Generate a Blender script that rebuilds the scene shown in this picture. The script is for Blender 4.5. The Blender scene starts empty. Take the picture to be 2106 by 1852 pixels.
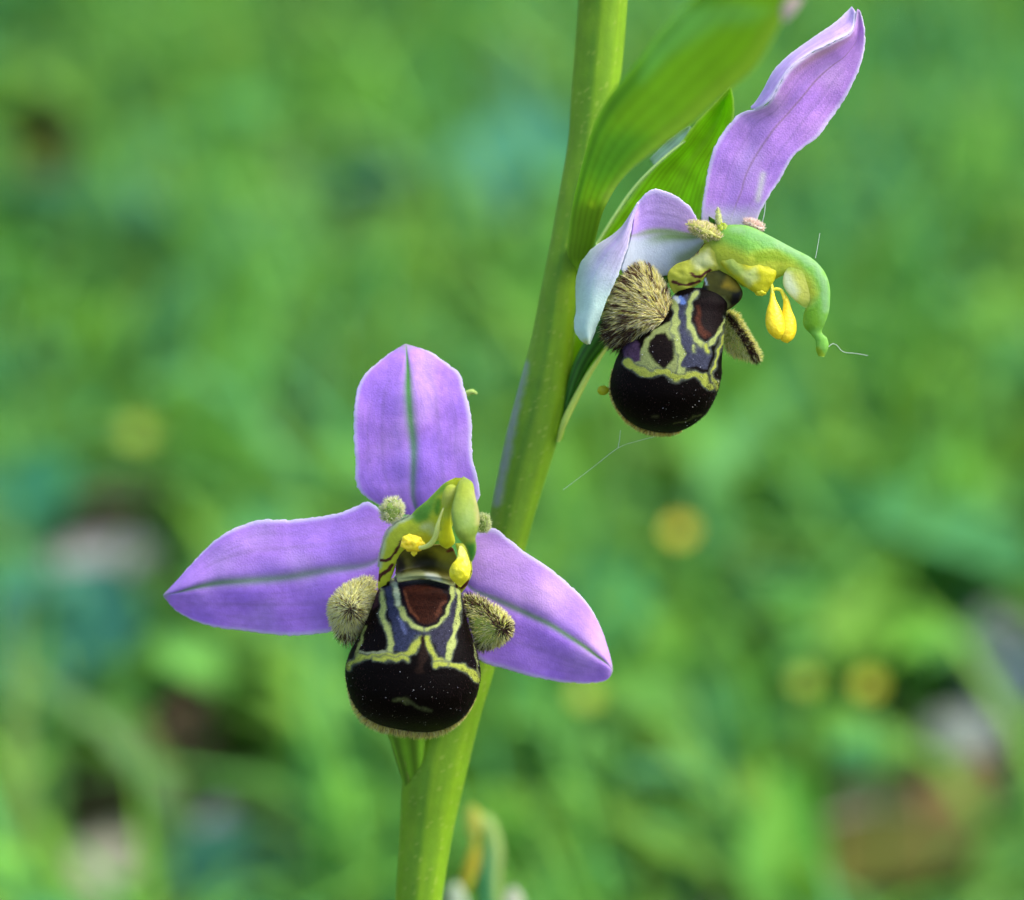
import bpy, math, random
import numpy as np
from mathutils import Vector, noise as mnoise
random.seed(7)
rng = np.random.default_rng(7)
S = bpy.context.scene
S.unit_settings.system = 'METRIC'
S.unit_settings.scale_length = 0.01          # 1 unit = 1 cm (a macro photograph)
RAD = math.radians

# ------------------------------------------------------------------ camera
PITCH = RAD(22)
FWD = np.array([0, math.cos(PITCH), -math.sin(PITCH)])
UP = np.array([0, math.sin(PITCH), math.cos(PITCH)])
RT = np.array([1.0, 0, 0])
C0 = np.array([0, 0, 18.0])                  # middle of the flower spike, 18 cm above the soil
D = 30.0
CAM = C0 - FWD * D
W, H = 2106.0, 1852.0
SC = 7.7 / W                                 # cm per unit of drawing in the spike's plane
cd = bpy.data.cameras.new('camera'); cam = bpy.data.objects.new('camera', cd)
S.collection.objects.link(cam); S.camera = cam
cam.location = CAM; cam.rotation_euler = (math.pi / 2 - PITCH, 0, 0)
cd.sensor_width = 36; cd.lens = 36 * D / 7.7
cd.clip_start = 0.5; cd.clip_end = 20000
cd.dof.use_dof = True; cd.dof.focus_distance = D - 0.15
cd.dof.aperture_fstop = 0.195; cd.dof.aperture_blades = 0

# ------------------------------------------------------------------ sky, sun, exposure
w = bpy.data.worlds.new('World'); S.world = w; w.use_nodes = True
nt = w.node_tree; bg = nt.nodes['Background']
sky = nt.nodes.new('ShaderNodeTexSky'); sky.sky_type = 'NISHITA'; sky.sun_disc = False
SUN_EL, SUN_AZ = RAD(56), RAD(88)            # azimuth from +Y towards +X
sky.sun_elevation = SUN_EL; sky.sun_rotation = SUN_AZ
sky.dust_density = 2.0; sky.air_density = 1.0
nt.links.new(sky.outputs[0], bg.inputs[0]); bg.inputs[1].default_value = 0.08
sl = bpy.data.lights.new('sun', 'SUN'); sun = bpy.data.objects.new('sun', sl); S.collection.objects.link(sun)
sl.energy = 1.5; sl.angle = RAD(42); sl.color = (1.0, 0.95, 0.86)
sd = Vector((math.sin(SUN_AZ) * math.cos(SUN_EL), math.cos(SUN_AZ) * math.cos(SUN_EL), math.sin(SUN_EL)))
sun.rotation_euler = sd.to_track_quat('Z', 'Y').to_euler()
S.view_settings.view_transform = 'Standard'; S.view_settings.look = 'None'
S.view_settings.gamma = 1; S.view_settings.exposure = 2.2; S.view_settings.use_curve_mapping = False
S.cycles.use_denoising = True
S.cycles.max_bounces = 8; S.cycles.transmission_bounces = 6; S.cycles.diffuse_bounces = 4
S.cycles.sample_clamp_indirect = 6

# ------------------------------------------------------------------ helpers
def P(a):
    """drawing coordinates (x right, y down, d away, all in 1/273 cm about the spike) -> world"""
    a = np.asarray(a, float); x, y, d = a[..., 0], a[..., 1], a[..., 2] * SC
    k = (D + d) / D
    return C0 + ((x - W / 2) * SC * k)[..., None] * RT + ((H / 2 - y) * SC * k)[..., None] * UP + d[..., None] * FWD
def proj(p):
    v = np.asarray(p) - CAM; z = v @ FWD
    return (v @ RT) / z * D / SC + W / 2, H / 2 - (v @ UP) / z * D / SC
def ground(px, py, h=0.0):
    v = P(np.array([px, py, 0.0])) - CAM
    return CAM + v * ((h - CAM[2]) / v[2])
def cv(ox, oy, s):
    def f(pts, d=0):
        return [((ox + p[0] / s), (oy + p[1] / s), (p[2] if len(p) > 2 else d)) for p in pts]
    return f
c1 = cv(640, 960, 3.098); c2 = cv(1160, 380, 3.297); c3 = cv(320, 680, 2.129); c4 = cv(1100, 0, 2.92)
c5 = cv(780, 1380, 3.808); c6 = cv(980, 380, 2.366); c7 = cv(780, 970, 7.187); c8 = cv(1360, 430, 5.678)
c0 = cv(0, 0, 1.0)

def cr(P_, n):
    """resample a polyline as a Catmull-Rom curve, n points even in arc length"""
    p = np.asarray(P_, float)
    if len(p) == 2:
        return p[0] + (p[1] - p[0]) * np.linspace(0, 1, n)[:, None]
    e = np.vstack([2 * p[0] - p[1], p, 2 * p[-1] - p[-2]])
    out = []
    for i in range(len(p) - 1):
        a, b, c, d_ = e[i:i + 4]
        t = np.linspace(0, 1, 16, endpoint=False)[:, None]
        out.append(.5 * (2 * b + (c - a) * t + (2 * a - 5 * b + 4 * c - d_) * t**2 + (3 * b - a - 3 * c + d_) * t**3))
    q = np.vstack(out + [p[-1:]])
    s = np.r_[0, np.cumsum(np.linalg.norm(np.diff(q, axis=0), axis=1))]
    u = np.linspace(0, s[-1], n)
    return np.stack([np.interp(u, s, q[:, k]) for k in range(3)], 1)
def crt(P_, n):
    """the same curve but even in its own index (keeps rails in step)"""
    p = np.asarray(P_, float)
    e = np.vstack([2 * p[0] - p[1], p, 2 * p[-1] - p[-2]])
    u = np.linspace(0, len(p) - 1, n); i = np.minimum(u.astype(int), len(p) - 2); t = (u - i)[:, None]
    a, b, c, d_ = e[i], e[i + 1], e[i + 2], e[i + 3]
    return .5 * (2 * b + (c - a) * t + (2 * a - 5 * b + 4 * c - d_) * t**2 + (3 * b - a - 3 * c + d_) * t**3)
def vnoise(x, y, s, z=0.0):
    x = np.asarray(x); y = np.asarray(y)
    f = np.array([mnoise.noise((a * s, b * s, z)) for a, b in zip(x.ravel(), y.ravel())])
    return f.reshape(x.shape)
def mesh_from(name, V, F, mat, parent=None, col=None, smooth=True):
    me = bpy.data.meshes.new(name); me.from_pydata(V if isinstance(V, list) else V.tolist(), [], F if isinstance(F, list) else F.tolist())
    if smooth: me.polygons.foreach_set('use_smooth', [True] * len(me.polygons))
    if col is not None:
        ca = me.color_attributes.new('Col', 'FLOAT_COLOR', 'POINT')
        c = np.ones((len(V), 4), np.float32); c[:, :3] = np.clip(col, 0, 1); ca.data.foreach_set('color', c.ravel())
    me.materials.append(mat)
    o = bpy.data.objects.new(name, me); S.collection.objects.link(o)
    if parent: o.parent = parent
    return o
def grid_faces(n, m, wrap=False):
    i = np.arange(n - 1)[:, None]; j = np.arange(m if wrap else m - 1)[None, :]; j2 = (j + 1) % m
    return np.stack([i * m + j, i * m + j2, (i + 1) * m + j2, (i + 1) * m + j], -1).reshape(-1, 4)
def fat(L, R, n=60, m=40, b=0.8, mode='arc', round_=False):
    """closed body between a left and a right outline; b = depth of its elliptical section"""
    f = cr if mode == 'arc' else crt
    l, r = f(L, n), f(R, n)
    c = (l + r) / 2; a = (r - l) / 2; hw = np.linalg.norm(a, axis=1)
    th = np.linspace(0, 2 * math.pi, m, endpoint=False) + math.pi / 2
    bb = np.broadcast_to(np.asarray(b, float), (n,)) if np.ndim(b) == 0 else np.interp(np.linspace(0, 1, n), np.linspace(0, 1, len(b)), b)
    g = c[:, None, :] + a[:, None, :] * np.cos(th)[None, :, None]
    g[..., 2] += (bb * hw)[:, None] * -np.sin(th)[None, :]
    return g
def caps(V, n, m):
    F = grid_faces(n, m, True).tolist()
    F.append(list(range(m))); F.append([(n - 1) * m + k for k in range(m)][::-1])
    return F
def add_fat(name, g, col, mat, parent):
    n, m = g.shape[:2]
    return mesh_from(name, P(g).reshape(-1, 3), caps(None, n, m), mat, parent, col.reshape(-1, 3) if np.ndim(col) > 1 else np.tile(col, (n * m, 1)))
def loft(rails, n=80, m=48, mode='arc'):
    f = cr if mode == 'arc' else crt
    R = np.stack([f(r, n) for r in rails], 1)           # n,k,3
    return np.stack([crt(R[i], m) for i in range(n)], 0)
def add_loft(name, g, col, mat, parent, thick=2.5):
    """a thin lamina with real thickness and a slightly uneven margin"""
    g = g.copy()
    for e_, q_ in ((0, 1), (-1, -2)):
        ed_ = g[:, e_]; nk = vnoise(ed_[:, 0], ed_[:, 1], .09, 41) * 2.2 + vnoise(ed_[:, 0], ed_[:, 1], .3, 42) * 1.1
        dr = g[:, e_] - g[:, q_ * 4]; dr /= np.linalg.norm(dr, axis=1)[:, None] + 1e-6
        g[:, e_] += dr * nk[:, None]; g[:, q_] += dr * nk[:, None] * .7
    n, m = g.shape[:2]
    W_ = P(g); du = np.gradient(W_, axis=0); dv = np.gradient(W_, axis=1)
    N = np.cross(du, dv); N /= np.linalg.norm(N, axis=-1, keepdims=True) + 1e-9
    t = thick * SC * .5
    e = np.minimum(np.minimum(np.arange(m), np.arange(m)[::-1])[None, :] / 3.0, 1.0)
    e = np.sqrt(.15 + .85 * e)[..., None]
    A = (W_ + N * t * e).reshape(-1, 3); B = (W_ - N * t * e).reshape(-1, 3)
    F = grid_faces(n, m); k = n * m
    G = np.vstack([F, F[:, ::-1] + k])
    ring = [j for j in range(m)] + [i * m + m - 1 for i in range(1, n)] + [(n - 1) * m + j for j in range(m - 2, -1, -1)] + [i * m for i in range(n - 2, 0, -1)]
    E = [[ring[q], ring[(q + 1) % len(ring)], ring[(q + 1) % len(ring)] + k, ring[q] + k][::-1] for q in range(len(ring))]
    V = np.vstack([A, B]); c = col.reshape(-1, 3); c = np.vstack([c, c])
    return mesh_from(name, V, G.tolist() + E, mat, parent, c)
def tube(path, rad, n=24, m=10):
    p = cr(path, n); r = np.interp(np.linspace(0, 1, n), np.linspace(0, 1, len(rad)), rad)
    t = np.gradient(p, axis=0); t /= np.linalg.norm(t, axis=1)[:, None]
    u = np.cross(t, [0.05, 0.1, 1.0]); u /= np.linalg.norm(u, axis=1)[:, None]; v = np.cross(t, u)
    th = np.linspace(0, 2 * math.pi, m, endpoint=False)
    return p[:, None] + r[:, None, None] * (u[:, None] * np.cos(th)[None, :, None] + v[:, None] * np.sin(th)[None, :, None])
def blob(cx, cy, d, rx, ry, rd, rot=0, n=22, m=22, lump=0.0, seed=0):
    ph = np.linspace(0.02, math.pi - .02, n)[:, None]; th = np.linspace(0, 2 * math.pi, m, endpoint=False)[None, :]
    x = np.sin(ph) * np.cos(th); y = np.cos(ph) + 0 * th; z = np.sin(ph) * np.sin(th)
    k = 1.0
    if lump:
        k = 1 + lump * np.array([mnoise.noise((a * 2.1 + seed, b_ * 2.1, c_ * 2.1)) for a, b_, c_ in zip(x.ravel(), y.ravel(), z.ravel())]).reshape(x.shape)
    x, y, z = x * rx * k, y * ry * k, z * rd * k
    cr_, sr = math.cos(RAD(rot)), math.sin(RAD(rot))
    return np.stack([cx + x * cr_ - y * sr, cy + x * sr + y * cr_, d + z], -1)
def sst(a, b, x):
    t = np.clip((x - a) / (b - a), 0, 1); return t * t * (3 - 2 * t)
def mix(A, B, f):
    f = np.asarray(f)[..., None]; return A * (1 - f) + np.asarray(B) * f
def seg_dist(px, py, pts):
    best = np.full(px.shape, 1e9)
    for (x0, y0), (x1, y1) in zip(pts[:-1], pts[1:]):
        dx, dy = x1 - x0, y1 - y0; t = np.clip(((px - x0) * dx + (py - y0) * dy) / (dx * dx + dy * dy + 1e-9), 0, 1)
        best = np.minimum(best, np.hypot(px - x0 - t * dx, py - y0 - t * dy))
    return best
def inside(px, py, pts):
    c = np.zeros(px.shape, bool); n = len(pts)
    for i in range(n):
        x0, y0 = pts[i]; x1, y1 = pts[(i + 1) % n]
        if y0 == y1: continue
        c ^= ((y0 > py) != (y1 > py)) & (px < (x1 - x0) * (py - y0) / (y1 - y0) + x0)
    return c
WOB = .5
YEL = (.27, .30, .045); YEL2 = (.27, .31, .09); PALE = (.30, .34, .20); Y1 = (.25, .28, .045); Y2 = (.24, .28, .085)
def paint(col, X, Y, layers):
    wv = vnoise(X, Y, .06, 77)
    for L in layers:
        kind, pts = L[0], L[1]
        p = [(a[0], a[1]) for a in pts]
        if kind == 'poly':
            s = L[3]; dd = seg_dist(X, Y, p + p[:1]); dd = np.where(inside(X, Y, p), dd, -dd)
            f = sst(-s, s, dd)
        else:                                   # stroke: pts, colour, half width, softness
            s = L[4]; sdp = seg_dist(X, Y, p); dd = L[3] * (.86 + WOB * wv) - sdp
            if L[2] in (YEL, YEL2, PALE, Y1, Y2): col = mix(col, np.array([.075, .088, .065]), sst(-3.5, 2.5, dd + 2.6) * .8)
            f = sst(-s, s, dd)
        col = mix(col, np.array(L[2]), f)
    return col
def thing(name, label, cat, group=None, loc=(0, 0, 0)):
    o = bpy.data.objects.new(name, None); S.collection.objects.link(o); o.location = loc; o.empty_display_size = .3
    o['label'] = label; o['category'] = cat
    if group: o['group'] = group
    return o
def bed(o, parent):
    """parent o (built in world space) under a thing whose empty stands at its base"""
    o.parent = parent; o.matrix_parent_inverse = parent.matrix_basis.inverted() if False else o.matrix_parent_inverse
    return o

# ------------------------------------------------------------------ materials
def tissue(name, transl=0.3, rough=0.5, sss=0.0, bump=0.15, bscale=60, var=0.12, coat=0.0, spec=0.4, sheen=0.0):
    m = bpy.data.materials.new(name); m.use_nodes = True; t = m.node_tree; N = t.nodes; Lk = t.links
    b = N['Principled BSDF']; out = N['Material Output']
    at = N.new('ShaderNodeAttribute'); at.attribute_name = 'Col'
    tc = N.new('ShaderNodeTexCoord')
    n1 = N.new('ShaderNodeTexNoise'); n1.inputs['Scale'].default_value = bscale * .3; n1.inputs['Detail'].default_value = 5
    Lk.new(tc.outputs['Object'], n1.inputs['Vector'])
    mr = N.new('ShaderNodeMapRange'); mr.inputs['To Min'].default_value = 1 - var; mr.inputs['To Max'].default_value = 1 + var
    Lk.new(n1.outputs['Fac'], mr.inputs['Value'])
    vm = N.new('ShaderNodeVectorMath'); vm.operation = 'SCALE'
    Lk.new(at.outputs['Color'], vm.inputs[0]); Lk.new(mr.outputs[0], vm.inputs['Scale'])
    Lk.new(vm.outputs[0], b.inputs['Base Color'])
    n2 = N.new('ShaderNodeTexNoise'); n2.inputs['Scale'].default_value = bscale; n2.inputs['Detail'].default_value = 3
    Lk.new(tc.outputs['Object'], n2.inputs['Vector'])
    bp = N.new('ShaderNodeBump'); bp.inputs['Strength'].default_value = bump; bp.inputs['Distance'].default_value = .02
    Lk.new(n2.outputs['Fac'], bp.inputs['Height']); Lk.new(bp.outputs[0], b.inputs['Normal'])
    b.inputs['Roughness'].default_value = rough; b.inputs['Specular IOR Level'].default_value = spec
    b.inputs['Coat Weight'].default_value = coat; b.inputs['Coat Roughness'].default_value = .15
    b.inputs['Sheen Weight'].default_value = sheen
    if sss:
        b.inputs['Subsurface Weight'].default_value = sss; b.inputs['Subsurface Scale'].default_value = .08
        b.inputs['Subsurface Radius'].default_value = (1, 1, .4)
    if transl:
        tr = N.new('ShaderNodeBsdfTranslucent'); ms = N.new('ShaderNodeMixShader'); ms.inputs[0].default_value = transl
        Lk.new(vm.outputs[0], tr.inputs['Color']); Lk.new(b.outputs[0], ms.inputs[1]); Lk.new(tr.outputs[0], ms.inputs[2])
        Lk.new(ms.outputs[0], out.inputs['Surface'])
    return m
M_petal = tissue('petal_tissue', .38, .6, 0, .3, 80, .12, spec=.25, sheen=.35)
M_green = tissue('green_tissue', .0, .55, .4, .15, 50, .14, spec=.22)
M_bud = tissue('bud_tissue', .35, .6, 0, .12, 20, .12, spec=.2)
M_bract = tissue('bract_tissue', .55, .55, 0, .12, 40, .14, spec=.2)
M_column = tissue('column_tissue', .4, .5, .4, .3, 40, .2, coat=.0, spec=.25)
M_pollen = tissue('pollen_mass', .0, .5, .5, .45, 45, .12, coat=.05)
M_lip = tissue('lip_velvet', .0, .5, 0, .3, 90, .2, coat=.0, spec=.04)
M_stigma = tissue('stigma_gloss', .0, .4, .1, .2, 25, .3, coat=.0, spec=.1)
M_hair = tissue('plant_hair', .5, .6, 0, .0, 20, .0, spec=.2)
M_leaf = tissue('meadow_leaf', .4, .6, 0, .1, 3, .15, spec=.2)
M_litter = tissue('litter', .0, .8, 0, .6, 6, .3)
M_flower = tissue('meadow_flower', .35, .5, 0, .1, 5, .08)

# ------------------------------------------------------------------ ground
def mat_soil():
    m = bpy.data.materials.new('soil'); m.use_nodes = True; t = m.node_tree; N = t.nodes; Lk = t.links; b = N['Principled BSDF']
    tc = N.new('ShaderNodeTexCoord'); n = N.new('ShaderNodeTexNoise'); n.inputs['Scale'].default_value = .35; n.inputs['Detail'].default_value = 9
    Lk.new(tc.outputs['Object'], n.inputs['Vector']); r = N.new('ShaderNodeValToRGB')
    r.color_ramp.elements[0].position = .3; r.color_ramp.elements[0].color = (.03, .026, .014, 1)
    r.color_ramp.elements[1].position = .75; r.color_ramp.elements[1].color = (.12, .09, .055, 1)
    e = r.color_ramp.elements.new(.5); e.color = (.055, .07, .025, 1)
    Lk.new(n.outputs['Fac'], r.inputs[0]); Lk.new(r.outputs[0], b.inputs['Base Color']); b.inputs['Roughness'].default_value = .95
    n2 = N.new('ShaderNodeTexNoise'); n2.inputs['Scale'].default_value = 3; n2.inputs['Detail'].default_value = 6
    Lk.new(tc.outputs['Object'], n2.inputs['Vector'])
    bp = N.new('ShaderNodeBump'); bp.inputs['Strength'].default_value = .8; bp.inputs['Distance'].default_value = .3
    Lk.new(n2.outputs['Fac'], bp.inputs['Height']); Lk.new(bp.outputs[0], b.inputs['Normal'])
    return m
def ground_sheet():
    a = np.r_[-8000, -2000, -600, -200, np.linspace(-100, 200, 121), 400, 900, 2500, 8000]
    X, Y = np.meshgrid(a, a); Z = gz(X, Y)
    n = len(a); V = np.stack([X, Y, Z], -1).reshape(-1, 3)
    o = mesh_from('ground', V, grid_faces(n, n), mat_soil()); o['kind'] = 'structure'
def gz(X, Y):
    return .35 * np.sin(X * .31 + 1) * np.cos(Y * .23) + .2 * np.sin(X * .77 + Y * .61) - .35
ground_sheet()

# ------------------------------------------------------------------ the meadow behind: what grows where
# (x, y, rx, ry, kind) in drawing coordinates of the spot where it is seen
PATCH = [
 (60,90,90,60,'dark'),(270,190,70,60,'dark'),(230,520,120,50,'dark'),(100,330,60,50,'brown'),(50,370,45,50,'rust'),(620,20,70,60,'brown'),
 (800,100,90,60,'dark'),(350,650,90,40,'dark'),(60,490,60,50,'deep'),(740,440,90,40,'brown'),(860,390,110,30,'teal'),(1090,330,110,90,'teal'),
 (1060,180,60,60,'brown'),(1020,570,60,50,'brown'),(930,720,110,50,'dark'),(560,490,60,60,'dark'),(590,840,90,50,'brown'),(280,760,60,50,'dark'),
 (120,770,80,40,'brown'),(150,430,80,40,'teal'),(240,470,80,30,'teal'),(300,590,60,40,'teal'),(1750,460,90,70,'dteal'),(1560,560,80,70,'deep'),
 (1930,190,80,60,'teal'),(1860,60,80,40,'dark'),(1600,250,70,60,'bright'),(2050,560,70,60,'dark'),(1780,990,50,45,'black'),(1450,1230,50,110,'dark'),
 (1590,1170,50,40,'brown'),(1890,1500,50,50,'black'),(1730,1580,60,40,'black'),(1540,1400,30,60,'deep'),(2000,1200,70,60,'brown'),
 (1850,1780,110,60,'rust'),(1980,1620,90,60,'rust'),(1370,1640,110,40,'brown'),(1290,1490,60,50,'deep'),(1300,940,110,40,'brown'),
 (30,1050,60,90,'dteal'),(110,1290,110,100,'dteal'),(250,1050,130,50,'brown'),(520,1560,70,100,'black'),(400,1520,60,100,'rust'),(560,1680,70,60,'brown'),
 (500,1790,130,60,'dteal'),(370,1250,90,50,'deep'),(740,1810,50,50,'deep'),(1000,1560,60,60,'dark'),(1100,1760,80,70,'deep'),(1000,1000,60,60,'dark'),
 (60,1660,60,60,'brown'),(340,920,70,60,'bright'),(560,900,70,60,'bright'),(480,770,60,110,'bright'),(640,200,50,110,'bright'),(740,170,70,40,'bright'),
 (500,340,110,70,'bright'),(430,60,120,50,'bright'),(100,590,90,60,'bright'),(600,560,120,50,'bright'),(450,1370,90,70,'bright'),(240,1420,80,130,'bright'),
 (700,1650,90,120,'bright'),(30,1480,50,90,'bright'),(30,1780,50,70,'bright'),(620,1030,80,50,'bright'),(1250,1080,90,60,'bright'),(1500,950,60,130,'bright'),
 (1840,1090,120,70,'bright'),(1980,980,110,60,'bright'),(1680,1250,90,60,'bright'),(1650,1450,110,60,'bright'),(1400,1390,90,80,'bright'),(1640,1750,60,90,'bright'),
 (1420,700,110,70,'bright'),(1700,680,110,60,'bright'),(1950,760,120,60,'bright'),(2030,300,60,110,'bright'),(1340,800,70,90,'bright'),(1150,1450,90,60,'bright'),
 (900,120,110,40,'bright'),(820,240,90,60,'bright'),(1900,1310,70,60,'bright'),(1080,620,90,70,'bright'),(250,1160,60,30,'deep'),
 (1160,1640,70,90,'bright'),(1280,1760,80,60,'bright'),
]
CLEAR = [(210,1115,140,60),(200,1700,75,130),(425,1650,40,75),(2075,1370,60,110),(1975,1480,65,55),(1800,1670,110,50),(1900,1680,75,45),(1440,1835,70,45),
 (1850,1775,150,60),(2000,1640,90,50),(395,1490,50,80),(100,300,50,90),(1400,1093,42,42),(1788,1410,42,42),(1660,1402,38,38),(285,892,42,42)]
def cull(V):
    """which leaves leave the stones, flowers and bare patches open to view"""
    px, py = proj(V); b = np.zeros(len(V), bool)
    for x, y, rx, ry in CLEAR: b |= (((px - x) / rx)**2 + ((py - y) / ry)**2 < 1.0).any(1)
    f = np.maximum.reduce([.93 * field('black', px, py), .45 * field('dark', px, py), .6 * field('brown', px, py), .6 * field('rust', px, py)]).max(1)
    return ~b & (rng.random(len(V)) < 1 - f)
KINDS_ = {k: [p for p in PATCH if p[4] == k] for k in ('dark','brown','rust','teal','dteal','deep','black','bright')}
def field(kind, px, py):
    f = np.zeros(np.shape(px))
    for x, y, rx, ry, _ in KINDS_[kind]:
        f = np.maximum(f, np.exp(-(((px - x) / rx)**2 + ((py - y) / ry)**2)))
    return f
def leaf_colour(px, py, n):
    """leaf colour of the species, mixed towards the tone of each patch"""
    base = np.array([.10, .285, .045]); c = np.tile(base, (n, 1))
    r = rng.random(n)[:, None]
    c = np.where(r < .35, [.15, .32, .030], c); c = np.where(r > .8, [.06, .26, .085], c)
    f = field('bright', px, py)[:, None]; c = c * (1 - f) + np.array([.17, .43, .05]) * f
    f = field('teal', px, py)[:, None]; c = c * (1 - f) + np.array([.07, .28, .15]) * f
    f = field('dteal', px, py)[:, None]; c = c * (1 - f) + np.array([.028, .15, .09]) * f
    f = field('deep', px, py)[:, None]; c = c * (1 - f) + np.array([.035, .17, .014]) * f
    f = field('dark', px, py)[:, None]; c = c * (1 - .7 * f) + np.array([.05, .15, .035]) * .7 * f
    f = field('brown', px, py)[:, None]; c = c * (1 - .7 * f) + np.array([.09, .10, .05]) * .7 * f
    f = field('rust', px, py)[:, None]; c = c * (1 - .7 * f) + np.array([.14, .10, .025]) * .7 * f
    return c * rng.uniform(.75, 1.25, n)[:, None]
def blades(name, n, x0, x1, y0, y1, hmin, hmax, wmin, wmax, lean, thin=True):
    X = rng.uniform(x0, x1, n); Y = rng.uniform(y0, y1, n)
    hh = rng.uniform(hmin, hmax, n); Z = gz(X, Y)
    # keep the air in front of the spike clear
    low = Y < 26; hh = np.where(low, np.minimum(hh, 3 + (Y - 2) * .18), hh)
    px, py = proj(np.stack([X, Y, Z + hh * .55], -1))
    col = leaf_colour(px, py, n)
    az = rng.uniform(0, 2 * math.pi, n); ln = rng.uniform(.1, lean, n); wd = rng.uniform(wmin, wmax, n)
    dx, dy = np.cos(az), np.sin(az); tw = az + math.pi / 2 + rng.uniform(-.6, .6, n)
    K = 5; V = np.zeros((n, 2 * K + 1, 3)); t = np.linspace(0, 1, K + 1)
    for i, u in enumerate(t):
        a = u * (1.25 * ln); rad = hh * u
        bx = rad * np.sin(a); bz = rad * np.cos(a)
        c = np.stack([X + dx * bx, Y + dy * bx, Z + bz], -1)
        if i == K: V[:, 2 * K] = c; break
        wv = (wd * (1 - .75 * u**1.6) * .5)[:, None] * np.stack([np.cos(tw), np.sin(tw), 0 * tw], -1)
        V[:, 2 * i] = c - wv; V[:, 2 * i + 1] = c + wv
    if thin:
        ok = cull(V); V = V[ok]; col = col[ok]; n = len(V)
    F = []
    base = (np.arange(n) * (2 * K + 1))[:, None]
    for i in range(K - 1):
        F.append(np.hstack([base + 2 * i, base + 2 * i + 1, base + 2 * i + 3, base + 2 * i + 2]))
    F = np.vstack(F).tolist(); F += np.hstack([base + 2 * K - 2, base + 2 * K - 1, base + 2 * K]).tolist()
    o = mesh_from(name, V.reshape(-1, 3), F, M_leaf, None, np.repeat(col, 2 * K + 1, 0)); o['kind'] = 'stuff'
    return o
def broad(name, n, x0, x1, y0, y1, smin, smax, hmin, hmax):
    """round and oval leaves of low herbs"""
    X = rng.uniform(x0, x1, n); Y = rng.uniform(y0, y1, n); Z = gz(X, Y) + rng.uniform(hmin, hmax, n)
    px, py = proj(np.stack([X, Y, Z], -1))
    col = leaf_colour(px, py, n) * 1.05
    sz = rng.uniform(smin, smax, n) * (1 - .35 * (rng.random(n) < .5)); az = rng.uniform(0, 2 * math.pi, n); tl = rng.uniform(-.5, .9, n)
    e = np.stack([np.cos(az) * np.cos(tl), np.sin(az) * np.cos(tl), np.sin(tl)], -1)
    s = np.stack([-np.sin(az), np.cos(az), rng.uniform(-.3, .3, n)], -1); nn = np.cross(e, s)
    U = np.linspace(0, 1, 6); prof = np.array([.06, .62, .95, .9, .6, .03]) * .36
    V = np.zeros((n, 18, 3)); ctr = np.stack([X, Y, Z], -1)
    for i, u in enumerate(U):
        sag = -.25 * (u - .4)**2
        c = ctr + (e * (u - .5) + nn * sag) * sz[:, None]
        for j, q in enumerate((-1, 0, 1)):
            V[:, i * 3 + j] = c + s * (q * prof[i] * sz)[:, None] + nn * (abs(q) * .10 * sz)[:, None]
    ok = cull(V); V = V[ok]; col = col[ok]; n = len(V)
    base = (np.arange(n) * 18)[:, None]; F = []
    for i in range(5):
        for j in range(2):
            q = i * 3 + j; F.append(np.hstack([base + q, base + q + 1, base + q + 4, base + q + 3]))
    o = mesh_from(name, V.reshape(-1, 3), np.vstack(F).tolist(), M_leaf, None, np.repeat(col, 18, 0)); o['kind'] = 'stuff'
blades('meadow_grass', 42000, -34, 34, 12, 125, 2.0, 7.0, .16, .48, 1.5)
blades('distant_grass', 24000, -260, 260, 125, 420, 5, 14, .5, 1.2, 1.0, False)
blades('surrounding_grass', 9000, -110, -34, -70, 125, 4, 11, .3, .7, 1.2, False)
blades('surrounding_grass', 9000, 34, 110, -70, 125, 4, 11, .3, .7, 1.2, False)
broad('herb_leaves', 20000, -30, 30, 14, 118, .7, 2.0, .3, 3.2)
broad('herb_leaves', 1500, -30, 30, 14, 118, 1.8, 3.2, .4, 2.6)

# ------------------------------------------------------------------ large single leaves, flowers and litter in the meadow
def world_leaf(name, px, py, h, size, ratio, az, tilt, colr, label, group=None, cat='leaf'):
    """one big leaf on its stalk (petiole), standing where it is seen"""
    c = ground(px, py, h); root = thing(name, label, cat, group)
    az, tilt = RAD(az), RAD(tilt)
    e = np.array([math.cos(az) * math.cos(tilt), math.sin(az) * math.cos(tilt), math.sin(tilt)]); s = np.array([-math.sin(az), math.cos(az), 0]); nn = np.cross(e, s)
    U, Vv = np.meshgrid(np.linspace(0, 1, 15), np.linspace(-1, 1, 9), indexing='ij')
    pw = np.sin(np.clip(U, .0, 1)**.75 * math.pi)**.7 * ratio * .5
    g = c + (U - .5)[..., None] * e * size + (Vv * pw)[..., None] * s * size + (np.abs(Vv) * .09 - .22 * (U - .4)**2)[..., None] * nn * size
    col = np.tile(np.array(colr), (15, 9, 1)); col = mix(col, np.array(colr) * 1.5, np.exp(-(Vv / .12)**2) * .5)
    n, m = 15, 9; k = n * m; t = nn * .02
    A = (g + t).reshape(-1, 3); B = (g - t).reshape(-1, 3); F = grid_faces(n, m)
    mesh_from('blade', np.vstack([A, B]), np.vstack([F, F[:, ::-1] + k]).tolist(), M_leaf, root, np.vstack([col.reshape(-1, 3)] * 2))
    b0 = c - e * size * .5; gr = np.array([b0[0] - e[0] * .6, b0[1] - e[1] * .6, gz(b0[0], b0[1])])
    wt = tube_w([gr, (gr + b0) / 2 - e * .15, b0 + e * .1], [.07, .06, .05])
    mesh_from('petiole', wt.reshape(-1, 3), caps(None, *wt.shape[:2]), M_leaf, root, np.tile(np.array(colr) * 1.2, (wt.shape[0] * wt.shape[1], 1)))
    return root
def tube_w(path, rad, n=10, m=6):
    return tube([tuple(p) for p in path], rad, n, m)
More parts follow.
